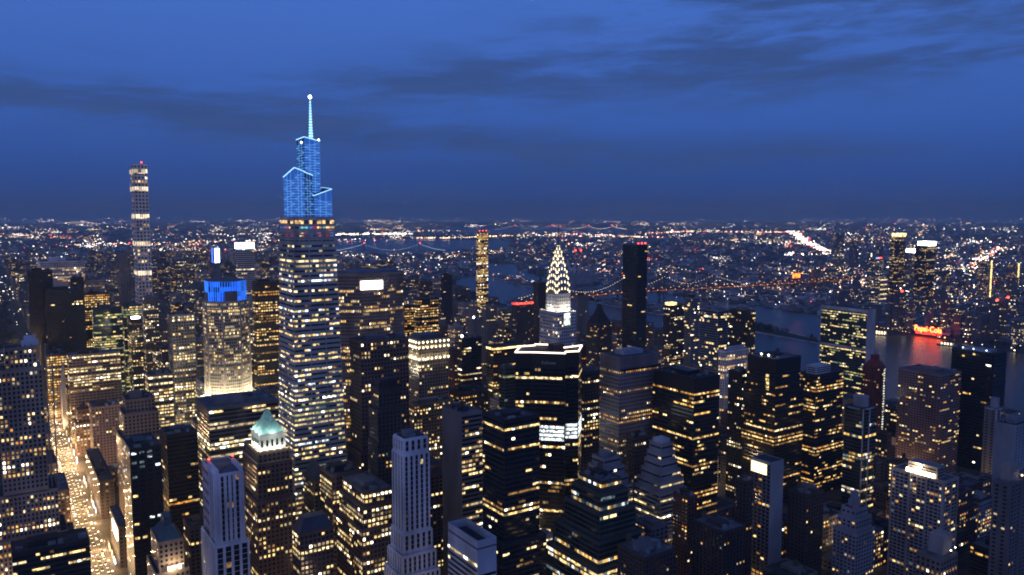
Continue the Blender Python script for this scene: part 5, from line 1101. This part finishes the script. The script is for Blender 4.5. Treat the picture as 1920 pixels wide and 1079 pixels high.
for i_, ((x, y, w, h), lab) in enumerate(zip(QT, QL)):
    wall, lits, rng, TP = plain(x, y, w, w*.8, h, [4, 4, 3, 3, 3, 0, 3, 0, 5, 3, 5, 3, 3, 3, 5, 3, 5, 5, 4, 4, 2, 0, 5, 3, 2, 0, 0, 1, 3, 3, 3, 0][i_], 900+i_, off=(-w/2, 0))
    root = thing('apartment_tower', lab, 'apartment tower', (x, y, 0), 'towers on the far river bank')
    lits = [l for l in lits if rng.random() < .55]
    for (lx, ly, lz, lw, lh, la, lc) in lits:
        s = 1.25; dx_, dy_ = math.cos(la)*lw/2*s, math.sin(la)*lw/2*s
        wall.quad((lx-dx_, ly-dy_, lz-lh/2), (lx+dx_, ly+dy_, lz-lh/2), (lx+dx_, ly+dy_, lz+lh/2), (lx-dx_, ly-dy_, lz+lh/2), 3+lc)
    obj('wall', wall, mats_of('f_grey' if i_ not in (1, 0) else 'f_glass')[:2]+[roof_dark]+LITS, root)
    if i_ in (0, 1, 2):
        mb = MB(); mb.box(-w*.42, -w*.06, h, w*.42, w*.7, h+(14 if i_ else 12), 0); obj('lit_crown', mb, [lit('gold_crown', (1, .62, .25), 4, True, .2), lampwhite, lampwhite][i_], root)
        if i_ == 1:
            for k in (0, 1, 2): mb = MB(); mb.box(-w*.5, -.7, 0, w*.5, -.2, 5, 0); child('window', mesh(mb, [_m['lit_pale_dim']]), root, (0, 0, h-12-k*40))
    if i_ in (16, 17): mb = MB(); mb.box(-4 if i_ == 16 else 0, -1.2, 8, 5 if i_ == 16 else 9, -.4, h+4, 0); obj('light_strip', mb, lit('yellow_strip', (1, .72, .26), 2.4, True, .3), root)
    if i_ == 3: mb = MB(); mb.box(-8, -1.2, 30, -1, -.4, h+4, 0); obj('light_strip', mb, lit('cream_strip', (1, .85, .55), 3, True, .3), root)
    if i_ == 20:
        for k in range(5): mb = MB(); mb.box(-w*.5, -.9, 0, w*.45, -.3, 3.4, 0); child('window', mesh(mb, [_m['lit_pale']]), root, (0, 0, 20+k*17))
    if i_ == 4: mb = MB(); mb.box(-w*.5, -.9, h-4, 0, -.3, h, 0); mb.box(0, -.9, h-4, w*.5, -.3, h, 1); obj('roof_line_light', mb, [lit('line_blue', (.2, .4, 1), 3, False), lampred], root)
    if i_ in (14, 15, 9): red_lamp(root, 0, 3, h, 3.2)
# red waterfront sign with script lettering
root = thing('rooftop_sign', 'glowing red lettered sign on the far waterfront, mirrored in the river', 'sign', (2060, 1100, 0))
redneon = lit('red_neon', (1, .16, .035), 11, False)
sg = text('Pepsi-Cola', 17, redneon, root, (0, 26, 19), -math.pi/2, extr=.6); sg.scale = (1.0, 1.25, 1)
mb = MB()
for k in range(12): mb.bar((1.2, -6+k*6, 3), (1.2, -6+k*6, 28), .3, 0)
for z in (9, 18, 27): mb.bar((1.2, -8, z), (1.2, 62, z), .3, 0)
obj('frame', mb, metal, root)
mb = MB(); mb.box(1.6, -8, 5, 2.2, 60, 24, 0); obj('glow_panel', mb, lit('red_panel', (1, .035, .02), 4.5, True, .15), root)
root = thing('billboard', 'orange backlit billboard beside the end of the long bridge', 'sign', (2880, 2150, 0))
mb = MB(); mb.box(-26, -1, 52, 22, 1, 71, 0); obj('sign_panel', mb, lit('orange_panel', (1, .16, .02), 4, True, .12), root)
mb = MB(); mb.box(-26, 1.2, 10, 24, 26, 51, 0, 0); [mb.bar((-20+k*10, .6, 45), (-20+k*10, .6, 52), .5, 0) for k in range(5)]; obj('support_building', mb, stone('redbrick'), root)
# boats
def boat(label, x, y, rz, L, hull, decks):
    r = thing('ferry_boat', label, 'boat', (x, y, .1)); r.rotation_euler = (0, 0, rz)
    mb = MB(); w = L*.13; mb.loft([[(-L/2, -w*.7, 0), (L*.32, -w*.7, 0), (L*.46, 0, 0), (L*.32, w*.7, 0), (-L/2, w*.7, 0)], [(-L/2, -w, 2.2), (L*.34, -w, 2.2), (L/2, 0, 2.6), (L*.34, w, 2.2), (-L/2, w, 2.2)]], 0); obj('hull', mb, hull, r)
    mb = MB()
    for k in range(decks): mb.box(-L*.42, -w*.8, 2.2+k*2.6, L*(.3-.12*k), w*.8, 4.5+k*2.6, 0)
    obj('cabin', mb, stone('white'), r)
    for k in range(decks):
        for j in range(8): q = MB(); q.box(0, -w*.8-.12, 0, L*.05, -w*.8, 1.3, 0); q.box(0, w*.8, 0, L*.05, w*.8+.12, 1.3, 0); child('window', mesh(q, [lampwarm if j % 2 else LITS[3]]), r, (-L*.4+j*L*.08, 0, 2.9+k*2.6))
    mb = MB(); mb.bar((0, 0, 2.2+decks*2.6), (0, 0, 7+decks*2.6), .15, 0); obj('mast', mb, metal, r)
boat('white ferry with amber deck lights out on the river below the red sign', 1958, 1024, math.radians(100), 44, stone('white'), 2)
boat('bright white boat docked on the far bank, left of the red sign', 1984, 1214, math.radians(120), 40, stone('white'), 3)
# wake of nothing: the pale strip is the island's sea wall.  trees on the island's tip
leaf = [pbr('foliage_dark', (.018, .028, .016), .9), pbr('foliage_mid', (.035, .05, .028), .9)]
bark = pbr('bark', (.06, .05, .04), .9)
def tree_mesh(seed, r, h):
    rng = random.Random(seed); c = MB(); t = MB()
    t.loft([[(q*math.cos(a*1.047), q*math.sin(a*1.047), z) for a in range(6)] for z, q in ((0, .45), (h*.35, .3), (h*.7, .12))], 0)
    for k in range(5): a = rng.uniform(0, 6.28); t.bar((0, 0, h*.3), (math.cos(a)*r*.6, math.sin(a)*r*.6, h*.65), .14, 0)
    for k in range(150):
        a = rng.uniform(0, 6.28); b_ = rng.uniform(-1, 1); q = rng.uniform(.45, 1.05)*r*(1-.25*max(0, b_)); s = rng.uniform(.5, 1.2)
        x, y, z = q*math.cos(a)*math.sqrt(1-b_*b_), q*math.sin(a)*math.sqrt(1-b_*b_), h*.62+b_*h*.36
        n1_, n2_ = rng.uniform(-1, 1), rng.uniform(-1, 1)
        c.quad((x-s, y-s*n1_, z-s*n2_), (x+s*n2_, y-s, z+s*.4), (x+s, y+s*n1_, z+s*n2_), (x-s*n2_, y+s, z+s*.5), rng.choice([0, 0, 1]))
    return mesh(c, leaf, 'crown'), mesh(t, [bark], 'trunk')
protos = [tree_mesh(k, 5.2+k*.5, 12+k) for k in range(4)]; rng = random.Random(77)
def tree(x, y, z, label, group, k):
    r = thing('tree', label, 'tree', (x, y, z), group); c, t = protos[k]
    s = rng.uniform(.8, 1.25); child('crown', c, r, (0, 0, 0), rng.uniform(0, 6), (s, s, s)); child('trunk', t, r, (0, 0, 0), 0, (s, s, s))
n_ = 0
while n_ < 60:
    x, y = rng.uniform(1720, 1900), rng.uniform(1225, 1640)
    if inside(x, y, expand(ISLAND, -12)): tree(x, y, 2.8, 'dark leafy tree in the grove on the pointed island tip', 'trees on the island tip', n_ % 4); n_ += 1
for k in range(26):
    y = 640+k*36; x = 2012+max(0, (y-856))*.25+rng.uniform(-3, 8)+(0 if y > 856 else -10)
    if abs(y-1125) < 45: continue
    tree(x+12, y, 0, 'dark tree lining the promenade on the far river bank', 'trees on the far bank promenade', k % 4)
# ---------------------------------------------------------------- bridges
bead = {}
def bead_mesh(r, m):
    if (r, m.name) not in bead: b_ = MB(); b_.octa(0, 0, 0, r, r); bead[(r, m.name)] = mesh(b_, [m])
    return bead[(r, m.name)]
amber_l = lit('lamp_amber', (1, .46, .12), 6.5, False); pearl = lit('lamp_pearl', (1, .80, .52), 6, False); bluewhite_l = lit('cable_blue', (.55, .72, 1), 2.2, False)
bm = pbr('bridge_steel', (.11, .10, .095), .7)
root = thing('cantilever_bridge', 'long steel cantilever bridge strung with amber lamps across the river', 'bridge', (0, 0, 0))
BX = [(1380, 2100), (1528, 2122), (1904, 2170), (2186, 2150), (2483, 2100), (2880, 2085), (3250, 2075)]
mb = MB()
for (a, b_), (c, d_) in zip(BX, BX[1:]):
    L_ = math.hypot(c-a, d_-b_); ux, uy = (c-a)/L_, (d_-b_)/L_; nx, ny = -uy*13, ux*13
    for z0, z1 in ((38, 40), (46, 47.5)): mb.prism([(a+nx, b_+ny), (a-nx, b_-ny), (c-nx, d_-ny), (c+nx, d_+ny)], z0, z1, 0)
    k = 0
    while k < L_:
        for s in (-1, 1): x, y = a+ux*k+nx*s, b_+uy*k+ny*s; mb.bar((x, y, 39), (x+ux*9, y+uy*9, 47), .5, 0); mb.bar((x, y, 39), (x, y, 47), .5, 0)
        k += 9
obj('deck', mb, bm, root)
tw = [(1560, 2127), (1904, 2170), (2100, 2158), (2330, 2125)]
chord = []
for j, (x, y) in enumerate(tw):
    mb = MB()
    for s in (-13, 13):
        mb.prism(rect(x-3.5, y+s-2, x+3.5, y+s+2), .1, 94, 0, p1=rect(x-1.6, y+s-1.4, x+1.6, y+s+1.4)); mb.bar((x, y+s, 94), (x, y+s, 108), .8, 0, 4, .1)
    for z in (25, 60, 80, 92): mb.bar((x, y-13, z), (x, y+13, z), 1.0, 0)
    mb.bar((x, y-13, 48), (x, y+13, 78), .6, 0); mb.bar((x, y+13, 48), (x, y-13, 78), .6, 0); obj('tower', mb, bm, root)
    if j in (1, 2, 3, 0): red_lamp(root, x, y-13, 108, 1.4) if j == 1 else None
def cpt(x):   # height of the top chord
    best = 1e9
    for tx, ty in tw: best = min(best, abs(x-tx))
    return max(52, 90-best*.42+ (best*best)*.0012)
def deck_y(x):
    for (a, b_), (c, d_) in zip(BX, BX[1:]):
        if a <= x <= c: return b_+(d_-b_)*(x-a)/(c-a)
    return BX[-1][1]
for s in (-13, 13):
    mb = MB(); pr = None
    for x in range(1400, 2480, 10):
        p = (x, deck_y(x)+s, cpt(x))
        if pr: mb.bar(pr, p, .8, 0)
        mb.bar((x, p[1], 47), p, .35, 0)
        if pr: mb.bar((pr[0], pr[1], 47), p, .3, 0)
        pr = p
    obj('top_chord', mb, bm, root)
for k in range(86): x = 1410+k*12.3; child('chord_lamp', bead_mesh(.95, pearl), root, (x, deck_y(x)-13.6, cpt(x)+1))
for k in range(88): x = 1400+k*20.8; child('deck_lamp', bead_mesh(1.25, amber_l), root, (x, deck_y(x)-14.5, 50.5 if k % 2 else 42.5))
mb = MB(); mb.bar((1400, deck_y(1400)-14, 41), (1904, 2156, 41), .7, 0); mb.bar((1904, 2156, 41), (2483, 2086, 41), .7, 0); mb.bar((2483, 2086, 41), (3250, 2061, 40), .7, 0); obj('roadway_glow', mb, lit('road_glow', (1, .24, .05), .8, True, .1), root)
for k in range(9): x, y = 2490+k*85, deck_y(2490+k*85); mb = MB(); mb.box(-3, -12, 0, 3, -8, 38, 0); mb.box(-3, 8, 0, 3, 12, 38, 0); child('pier', mesh(mb, [stone('concrete')]), root, (x, y, .1))
def suspension(label, a, t1, t2, b_, zd, zt, lm, r, nbead, red=True):
    root = thing('suspension_bridge', label, 'bridge', (0, 0, 0)); mb = MB(); D = Vector(b_)-Vector(a); u = D.normalized(); n_ = Vector((-u.y, u.x))*14
    pa = [Vector(a)-u*300, Vector(b_)+u*300]; mb.prism([tuple(pa[0]-n_), tuple(pa[1]-n_), tuple(pa[1]+n_), tuple(pa[0]+n_)], zd-3, zd+1, 0); obj('deck', mb, bm, root)
    for t in (t1, t2):
        mb = MB()
        for s in (-1, 1): c = Vector(t)+n_*s; mb.prism(rect(c.x-4, c.y-3, c.x+4, c.y+3), .1, zt, 0)
        for z in (zd+12, zt-4): mb.bar((*(Vector(t)-n_), z), (*(Vector(t)+n_), z), 2.5, 0)
        obj('tower', mb, pbr('bridge_grey', (.25, .27, .3), .7), root)
        if red: red_lamp(root, t[0], t[1], zt, r*1.8)
    pts = [(a, zd+2), (t1, zt), (t2, zt), (b_, zd+2)]; per = nbead//3; mbs = MB(); pr = None; k_ = 0
    for seg in range(3):
        (p, z0), (q, z1) = pts[seg], pts[seg+1]; p = Vector(p); q = Vector(q); cnt_ = per if seg != 1 else nbead-2*per
        for k in range(cnt_+1):
            t = k/cnt_; c = p.lerp(q, t)
            z = (z0+(z1-z0)*t)-(4*t*(1-t))*((zt-zd)*.93 if seg == 1 else (zt-zd)*.16)
            c3 = (c.x-n_.x, c.y-n_.y, z); child('cable_lamp', bead_mesh(r, lm), root, c3)
            if pr: mbs.bar(pr, c3, r*.3, 0)
            if k % 2 == 0: mbs.bar(c3, (c3[0], c3[1], zd), r*.12, 0)
            pr = c3
    obj('cable', mbs, bm, root)
suspension('suspension bridge strung with blue-white lamps behind the spired glass tower', (2259, 5882), (2442, 5761), (2800, 5524), (2965, 5415), 45, 97, bluewhite_l, 2.6, 66)
suspension('faint suspension bridge on the horizon above the tiered spire', (7900, 12510), (8213, 12301), (8783, 11924), (9050, 11750), 45, 118, bluewhite_l, 5.0, 60)
suspension('tiny brightly lit bridge on the horizon right of the tiered spire', (9400, 12180), (9700, 11980), (10080, 11730), (10300, 11580), 45, 105, pearl, 6.0, 48)
# power station
root = thing('power_station', 'power station with red and white banded chimneys beyond the bridge', 'power station', (2290, 2900, 0))
mb = MB(); mb.box(-60, 0, 0, 120, 60, 38, 0); mb.box(-30, -30, 0, 60, 0, 24, 0); mb.box(30, 10, 38, 110, 50, 56, 0); mb.box(-50, 10, 38, 10, 50, 50, 0)
for k in range(6): mb.box(-50+k*14, -30.5, 4, -43+k*14, -30, 20, 0)
obj('turbine_hall', mb, pbr('plant_grey', (.30, .31, .33), .85), root)
redp = pbr('band_red', (.42, .05, .04), .8); whp = pbr('band_white', (.55, .55, .56), .8)
for k, x in enumerate((-95, 0, 32, 85)):
    mb = MB(); z = 30
    for j in range(7):
        z1 = z+(120-0)/7*(1 if k != 3 else .9); q0, q1 = 6-.4*j, 5.6-.4*j
        mb.loft([[(x+q*math.cos(a*.5236), 30+q*math.sin(a*.5236), zz) for a in range(12)] for zz, q in ((z, q0), (z1, q1))], 0 if j in (4, 6) else 1); z = z1
    obj('chimney', mb, [redp, whp], root)
    if k in (1, 2, 0): red_lamp(root, x, 24, z-2, 5.0 if k else 2.5)
# ---------------------------------------------------------------- traffic and lamps on the bright avenue
wm = [pbr('tyre', (.02, .02, .02), .9), pbr('rim', (.4, .4, .4), .3, .8)]
def car_parts(col, bus=False):
    L, W, H = (11.5, 2.5, 3.0) if bus else (4.6, 1.85, .85)
    b_ = MB()
    if bus: b_.box(-W/2, -L/2, .5, W/2, L/2, H, 0)
    else: b_.loft([[(-W/2, -L/2, .3), (W/2, -L/2, .3), (W/2, L/2, .3), (-W/2, L/2, .3)], [(-W/2, -L/2, .75), (W/2, -L/2, .75), (W/2, L/2, .8), (-W/2, L/2, .8)], [(-W/2+.1, -L/2+.15, .9), (W/2-.1, -L/2+.15, .9), (W/2-.1, L/2-.1, .95), (-W/2+.1, L/2-.1, .95)]], 0)
    c = MB()
    if bus: c.box(-W/2-.03, -L/2+.5, 1.4, W/2+.03, L/2-.5, 2.4, 0)
    else: c.loft([[(-.85, -1.1, .9), (.85, -1.1, .9), (.85, 1.7, .92), (-.85, 1.7, .92)], [(-.65, -.4, 1.42), (.65, -.4, 1.42), (.65, 1.1, 1.42), (-.65, 1.1, 1.42)]], 0)
    h = MB(); h.ball((0, 0, 0), .32, 0, .8); t = MB(); t.box(-.25, -.05, -.1, .25, .05, .12, 0)
    w = MB(); w.loft([[(-.12, .33*math.cos(a*.785), .33*math.sin(a*.785)) for a in range(8)], [(.12, .33*math.cos(a*.785), .33*math.sin(a*.785)) for a in range(8)]], 0)
    return dict(L=L, W=W, body=mesh(b_, [col]), cabin=mesh(c, [glass]), head=mesh(h, [lit('headlight', (1, .84, .58), 7, False)]), tail=mesh(t, [lampred]), wheel=mesh(w, wm))
kinds = [('yellow taxi driving with headlights on in the crowded bright avenue', car_parts(pbr('taxi_yellow', (.65, .42, .03), .3)), 'taxi', 'car'), ('white car driving with headlights on in the crowded bright avenue', car_parts(pbr('car_white', (.6, .6, .6), .3)), 'car', 'car'),
         ('black car driving with headlights on in the crowded bright avenue', car_parts(pbr('car_black', (.02, .02, .02), .25)), 'car', 'car'), ('silver car driving with headlights on in the crowded bright avenue', car_parts(pbr('car_silver', (.35, .36, .38), .3, .4)), 'car', 'car'), ('long white bus with headlights on among the avenue traffic', car_parts(pbr('bus_white', (.55, .58, .62), .4), True), 'bus', 'bus')]
rng = random.Random(4)
for lane in range(4):
    y = 745+rng.uniform(0, 8)
    while y < 2050:
        y += rng.uniform(6, 17) if y < 1250 else rng.uniform(9, 28)
        if abs((y/80.4+33.55)-round(y/80.4+33.55)) < .07: continue
        lb, P, nm, ct = kinds[rng.choices(range(5), [4, 3, 3, 2, .5])[0]]
        if nm == 'bus' and lane != 0: continue
        r = thing(nm, lb, ct, (71-6.3+4.2*lane+rng.uniform(-.3, .3), y, .04), 'vehicles crowding the bright avenue')
        if nm == 'bus': y += 9
        child('body', P['body'], r); child('cabin', P['cabin'], r)
        for s in (-1, 1): child('headlight', P['head'], r, (s*(P['W']/2-.3), -P['L']/2-.1, .62))
        if y < 900:
            for s in (-1, 1):
                child('taillight', P['tail'], r, (s*(P['W']/2-.3), P['L']/2+.04, .7))
                for t in (-1, 1): child('wheel', P['wheel'], r, (s*(P['W']/2-.1), t*P['L']*.3, .33))
pole = MB(); pole.bar((0, 0, 0), (0, 0, 9), .12, 0, 6, .08); pole.bar((0, 0, 8.8), (2.2, 0, 9.4), .07, 0); polem = mesh(pole, [metal])
hd = MB(); hd.ball((0, 0, 0), .62, 0, .55); hdm = mesh(hd, [lit('streetlamp', (1, .80, .52), 14, False)])
def street_lamp(x, y, side, label, power, group, col=(1, .78, .5)):
    r = thing('street_lamp', label, 'street lamp', (x, y, .18), group); r.rotation_euler = (0, 0, 0 if side > 0 else math.pi)
    child('pole', polem, r); child('lamp_head', hdm, r, (2.4, 0, 9.3))
    if power: light('lamp_light', (2.4, 0, 8.3), power, col, r, radius=.5)
k = 0; y = 700
while y < 4600:
    for sx_ in (1, -1):
        if y > 2300 and rng.random() < .45: continue
        street_lamp(71-sx_*9.6, y+(12 if sx_ > 0 else 0)+(rng.uniform(-50, 50) if y > 2300 else 0), sx_, 'street lamp glowing on the pavement edge of the bright avenue', (15000 if y < 1250 else (22000 if y < 2300 else 0))*rng.choice([.25, .5, .5, 1, 1.6, 2.6]), 'street lamps along the bright avenue', (1, .60, .27))
    y += 26 if y < 1250 else (70 if y < 2300 else 140)
for ax, pw in ((229, 15000), (388, 12000), (545, 12000), (705, 14000), (921, 12000), (1150, 12000)):
    y = 420+rng.uniform(0, 40)
    while y < 1750:
        street_lamp(ax-9.4, y, 1, 'street lamp glowing deep between the blocks of a crossing avenue', pw*1.6, 'street lamps on the other avenues', (1, .68, .38)); y += 110
for q in range(5): street_lamp(-4+q*13, 722, 1, 'lamp added to warm the foot of the limestone setback tower', 26000, 'lamps added before the limestone tower', (1, .72, .48))  # lamps added to warm the lower south face of the limestone tower
# shopfronts along the bright avenue
shop = [lit('shop_white', (1, .9, .78), 3.2, True, .5), lit('shop_warm', (1, .68, .36), 2.2, True, .5), lit('shop_bright', (1, .96, .92), 7, True, .3)]
y = 765
while y < 2150:
    for sx_, x in ((1, 86.2-1.5), (-1, 55.8)):
        Lq = rng.uniform(6, 16)
        if rng.random() < .6 and abs((y/80.4+33.55)-round(y/80.4+33.55)) > .14:
            mb = MB(); hh = rng.uniform(3.5, 8); mb.box(-.4 if sx_ > 0 else 0, 0, 0, 0 if sx_ > 0 else .4, Lq, hh, 0); o = obj('shopfront', mb, rng.choices(shop, [3, 3, 2])[0], label='glowing shopfront at street level on the bright avenue', category='shopfront', group='shopfronts along the bright avenue'); o.location = (x, y, .25)
    y += 19
# ---------------------------------------------------------------- the low city spreading to the horizon
rng = random.Random(11)
def on_water(x, y): return (inside(x, y, RIVER) and not inside(x, y, ISLAND)) or inside(x, y, BAY) or inside(x, y, SOUND)
roofs = [pbr('far_roof_'+n_, c_, .9, 0, .2, .01) for n_, c_ in (('grey', (.24, .25, .28)), ('dark', (.09, .09, .10)), ('pale', (.5, .52, .56)), ('brick', (.2, .15, .13)))]
mb = MB(); cnt = 0; H0 = 320*1490
while cnt < 13000:
    v = rng.uniform(26, 260)**1.0; d_ = H0/v; th = math.radians(rng.uniform(-2, 70)); x, y = d_*math.sin(th), d_*math.cos(th)
    d2 = d_/math.cos(th-math.radians(33.5)); x, y = d2*math.sin(th), d2*math.cos(th)
    if on_water(x, y): continue
    man = x < 1650 and y < 5500
    if man: continue
    if x < 2090+(30 if y < 1300 else 0) and y < 1500: continue
    s = d2/3500; w, dd = rng.uniform(14, 42)*max(.8, s**.6), rng.uniform(14, 36)*max(.8, s**.6); h = rng.lognormvariate(2.3, .42)*(1+(.6 if rng.random() < .08 else 0))*max(.9, s**.35)
    mb.box(x, y, 0, x+w, y+dd, h, rng.choice([0, 0, 1, 3, 3, 2]), rng.choice([0, 0, 2, 1, 2])); cnt += 1
obj('distant_low_city', mb, roofs, kind='stuff', label='carpet of low rooftops of the outer boroughs running to the horizon', category='city blocks')
mb = MB()
for k in range(900):
    y = 2090+3900*rng.random()**1.5; x = 50-rng.random()*(60+y*.07); mb.ball((x, y, 8), rng.uniform(6, 11), rng.choice([0, 1]), .8, 5)
obj('park_wood', mb, leaf, kind='stuff', label='dark park woodland left of the far end of the bright avenue', category='trees')
# tree cover and dark belts
mb = MB()
for k in range(2600):
    v = rng.uniform(30, 200); th = math.radians(rng.uniform(0, 68)); d2 = H0/v/math.cos(th-math.radians(33.5)); x, y = d2*math.sin(th), d2*math.cos(th)
    if on_water(x, y) or (x < 1700 and y < 5500) or (x < 2100 and y < 1500): continue
    s = max(1, d2/3500); mb.ball((x, y, 5*s), rng.uniform(5, 10)*s, rng.choice([0, 1]), .7, 5)
obj('distant_trees', mb, leaf, kind='stuff', label='dark tree cover between the distant rooftops', category='trees')
cols = [('warm', (1, .72, .42), 7), ('white', (1, .90, .80), 10), ('amber', (1, .46, .15), 6), ('cool', (.78, .9, 1), 6), ('red', (1, .08, .10), 6), ('green', (.35, 1, .6), 1.3), ('blue', (.12, .25, 1), 3), ('dim', (1, .66, .4), 1.4)]
fl = [lit('far_'+n_, c_, s_, False) for n_, c_, s_ in cols]
mb = MB()
def spark(x, y, d2, k, big=1.0, z=None):
    r = d2*.00036*big; mb.octa(x, y, (z if z is not None else 9)+r, r, r*.75, k, None)
pw_ = [6, 2.4, 3.4, 1.2, .7, .2, .15, 9]
def rnd(): return rng.choices(range(8), pw_)[0]
cnt = 0; hubs = []
for k in range(170):   # shopping streets, yards and junctions where the lamps bunch together
    v = 12+rng.random()**1.5*150; th = math.radians(rng.uniform(-2, 70)); hubs.append((v, th, rng.choice([0, 0, 1, 2, 0, 1, 4]), rng.uniform(.25, 1)))
while cnt < 13500:     # streets: strings of lamps
    if rng.random() < .45:
        hb = rng.choice(hubs); v = hb[0]+rng.gauss(0, 1.6+hb[0]*.025)*hb[3]; th = hb[1]+rng.gauss(0, .016)*hb[3]*(.4+rng.random())
        if v < 8: continue
        k = hb[2] if rng.random() < .6 else rnd()
    else: v = 8+rng.uniform(0, 1)**1.4*185; th = math.radians(rng.uniform(-2, 70)); k = rnd()
    d2 = H0/v/math.cos(th-math.radians(33.5)); x, y = d2*math.sin(th), d2*math.cos(th)
    n = rng.choice([1, 1, 1, 2, 3, 5]); a = rng.choice([.3, 1.87, .75, 2.3])
    for q in range(n):
        xx, yy = x+math.cos(a)*q*d2*.0035, y+math.sin(a)*q*d2*.0035
        if on_water(xx, yy) or (xx < 1650 and yy < 2100) or (xx < 2060 and yy < 1500): continue
        if xx < 1650 and yy < 5500 and rng.random() < .35: continue
        spark(xx, yy, d2, k, rng.lognormvariate(-.05, .42), rng.uniform(6, 22) if rng.random() < .8 else rng.uniform(25, 60)); cnt += 1
def row(pts, n, ks, big=1.2, jit=.004, z=12):
    for q in range(n):
        t = rng.random()*(len(pts)-1); i = int(t); f = t-i; x = pts[i][0]*(1-f)+pts[i+1][0]*f; y = pts[i][1]*(1-f)+pts[i+1][1]*f
        d2 = math.hypot(x, y); spark(x+rng.gauss(0, jit*d2), y+rng.gauss(0, jit*d2), d2, rng.choice(ks), big*1.2*rng.lognormvariate(0, .35), z)
row([(4406, 11503), (5016, 11471), (5609, 11471)], 240, [1, 1, 0], 1.5, .003)
row([(4687, 9428), (5183, 9099), (6474, 9781), (7567, 7801)], 260, [0, 0, 1, 2], 1.3, .004)
row([(11028, 8296), (8399, 6199), (7038, 5097), (5805, 4033)], 300, [1, 1, 0, 4], 1.6, .0035)
row([(5114, 3889), (5500, 3920)], 50, [1, 1, 0], 1.4, .009)
row([(7996, 3697), (6554, 3126), (5752, 2794), (4731, 2330)], 190, [1, 0, 4, 2, 3], 1.4, .006)
row([(7695, 10090), (7567, 7801)], 150, [0, 1, 4], 1.2, .006)
row([(8994, 9643), (10823, 10333), (11123, 9129), (12085, 8981)], 240, [0, 1, 2, 4], 1.3, .006)
row([(2500, 13000), (5000, 12500), (7500, 13500)], 130, [0, 1, 2], 1.1, .01)
row([(14500, 9000), (18000, 9000), (19000, 6500)], 50, [0, 7, 1], 1.0, .02)
row([(600, 9000), (2600, 9500), (3800, 9000)], 200, [0, 1, 2, 4], 1.2, .03)
row([(2010, 640), (1990, 870), (2058, 1110), (2110, 1380)], 46, [0, 0, 2], 1.0, .0006, 3)
row([(2950, 1900), (3600, 2300), (4400, 2900)], 160, [0, 2, 1, 4], 1.1, .03)
row([(2500, 1300), (3300, 1700), (3600, 2300)], 260, [0, 2, 7, 7, 3], 1.0, .035)
obj('distant_city_lights', mb, fl, kind='stuff', label='countless lamps of the outer boroughs glittering to the horizon', category='city lights')
# distant aircraft waiting low over the horizon
for x, y, z in ((5500, 12100, 700), (6100, 12600, 520), (3900, 12500, 600)):
    r = thing('airliner', 'airliner landing light low in the sky near the spired tower', 'aircraft', (x, y, z), 'landing airliners')
    q = MB(); q.loft([[(-18+s_*36, c_*math.cos(a*1.047), c_*math.sin(a*1.047)) for a in range(6)] for s_, c_ in ((0, .3), (.15, 2), (.8, 2), (1, .4))], 0); q.box(-4, -17, -.4, 2, 17, .2, 0); q.box(-17, -.3, 0, -13, .3, 6, 0); obj('fuselage', q, stone('white'), r)
    q = MB(); q.octa(0, 0, 0, 5, 5); child('landing_light', mesh(q, [lampwarm]), r, (2, 0, -3))
# ---------------------------------------------------------------- air
hz = MB(); B = 36000; hz.box(-B, -B, -2, B, B, 760, 0); me = mesh(hz, [], 'haze')
hm = bpy.data.materials.new('haze'); hm.use_nodes = True; hn = hm.node_tree; hn.nodes.clear(); ho = hn.nodes.new('ShaderNodeOutputMaterial'); pv = hn.nodes.new('ShaderNodeVolumePrincipled')
pv.inputs['Color'].default_value = (.80, .96, 1, 1); pv.inputs['Density'].default_value = 6.2e-5; pv.inputs['Anisotropy'].default_value = .1; hn.links.new(pv.outputs[0], ho.inputs['Volume'])
me.materials.append(hm); o = bpy.data.objects.new('haze', me); link(o); o['kind'] = 'stuff'
o['label'] = 'thin blue evening haze over the whole city'; o['category'] = 'haze'
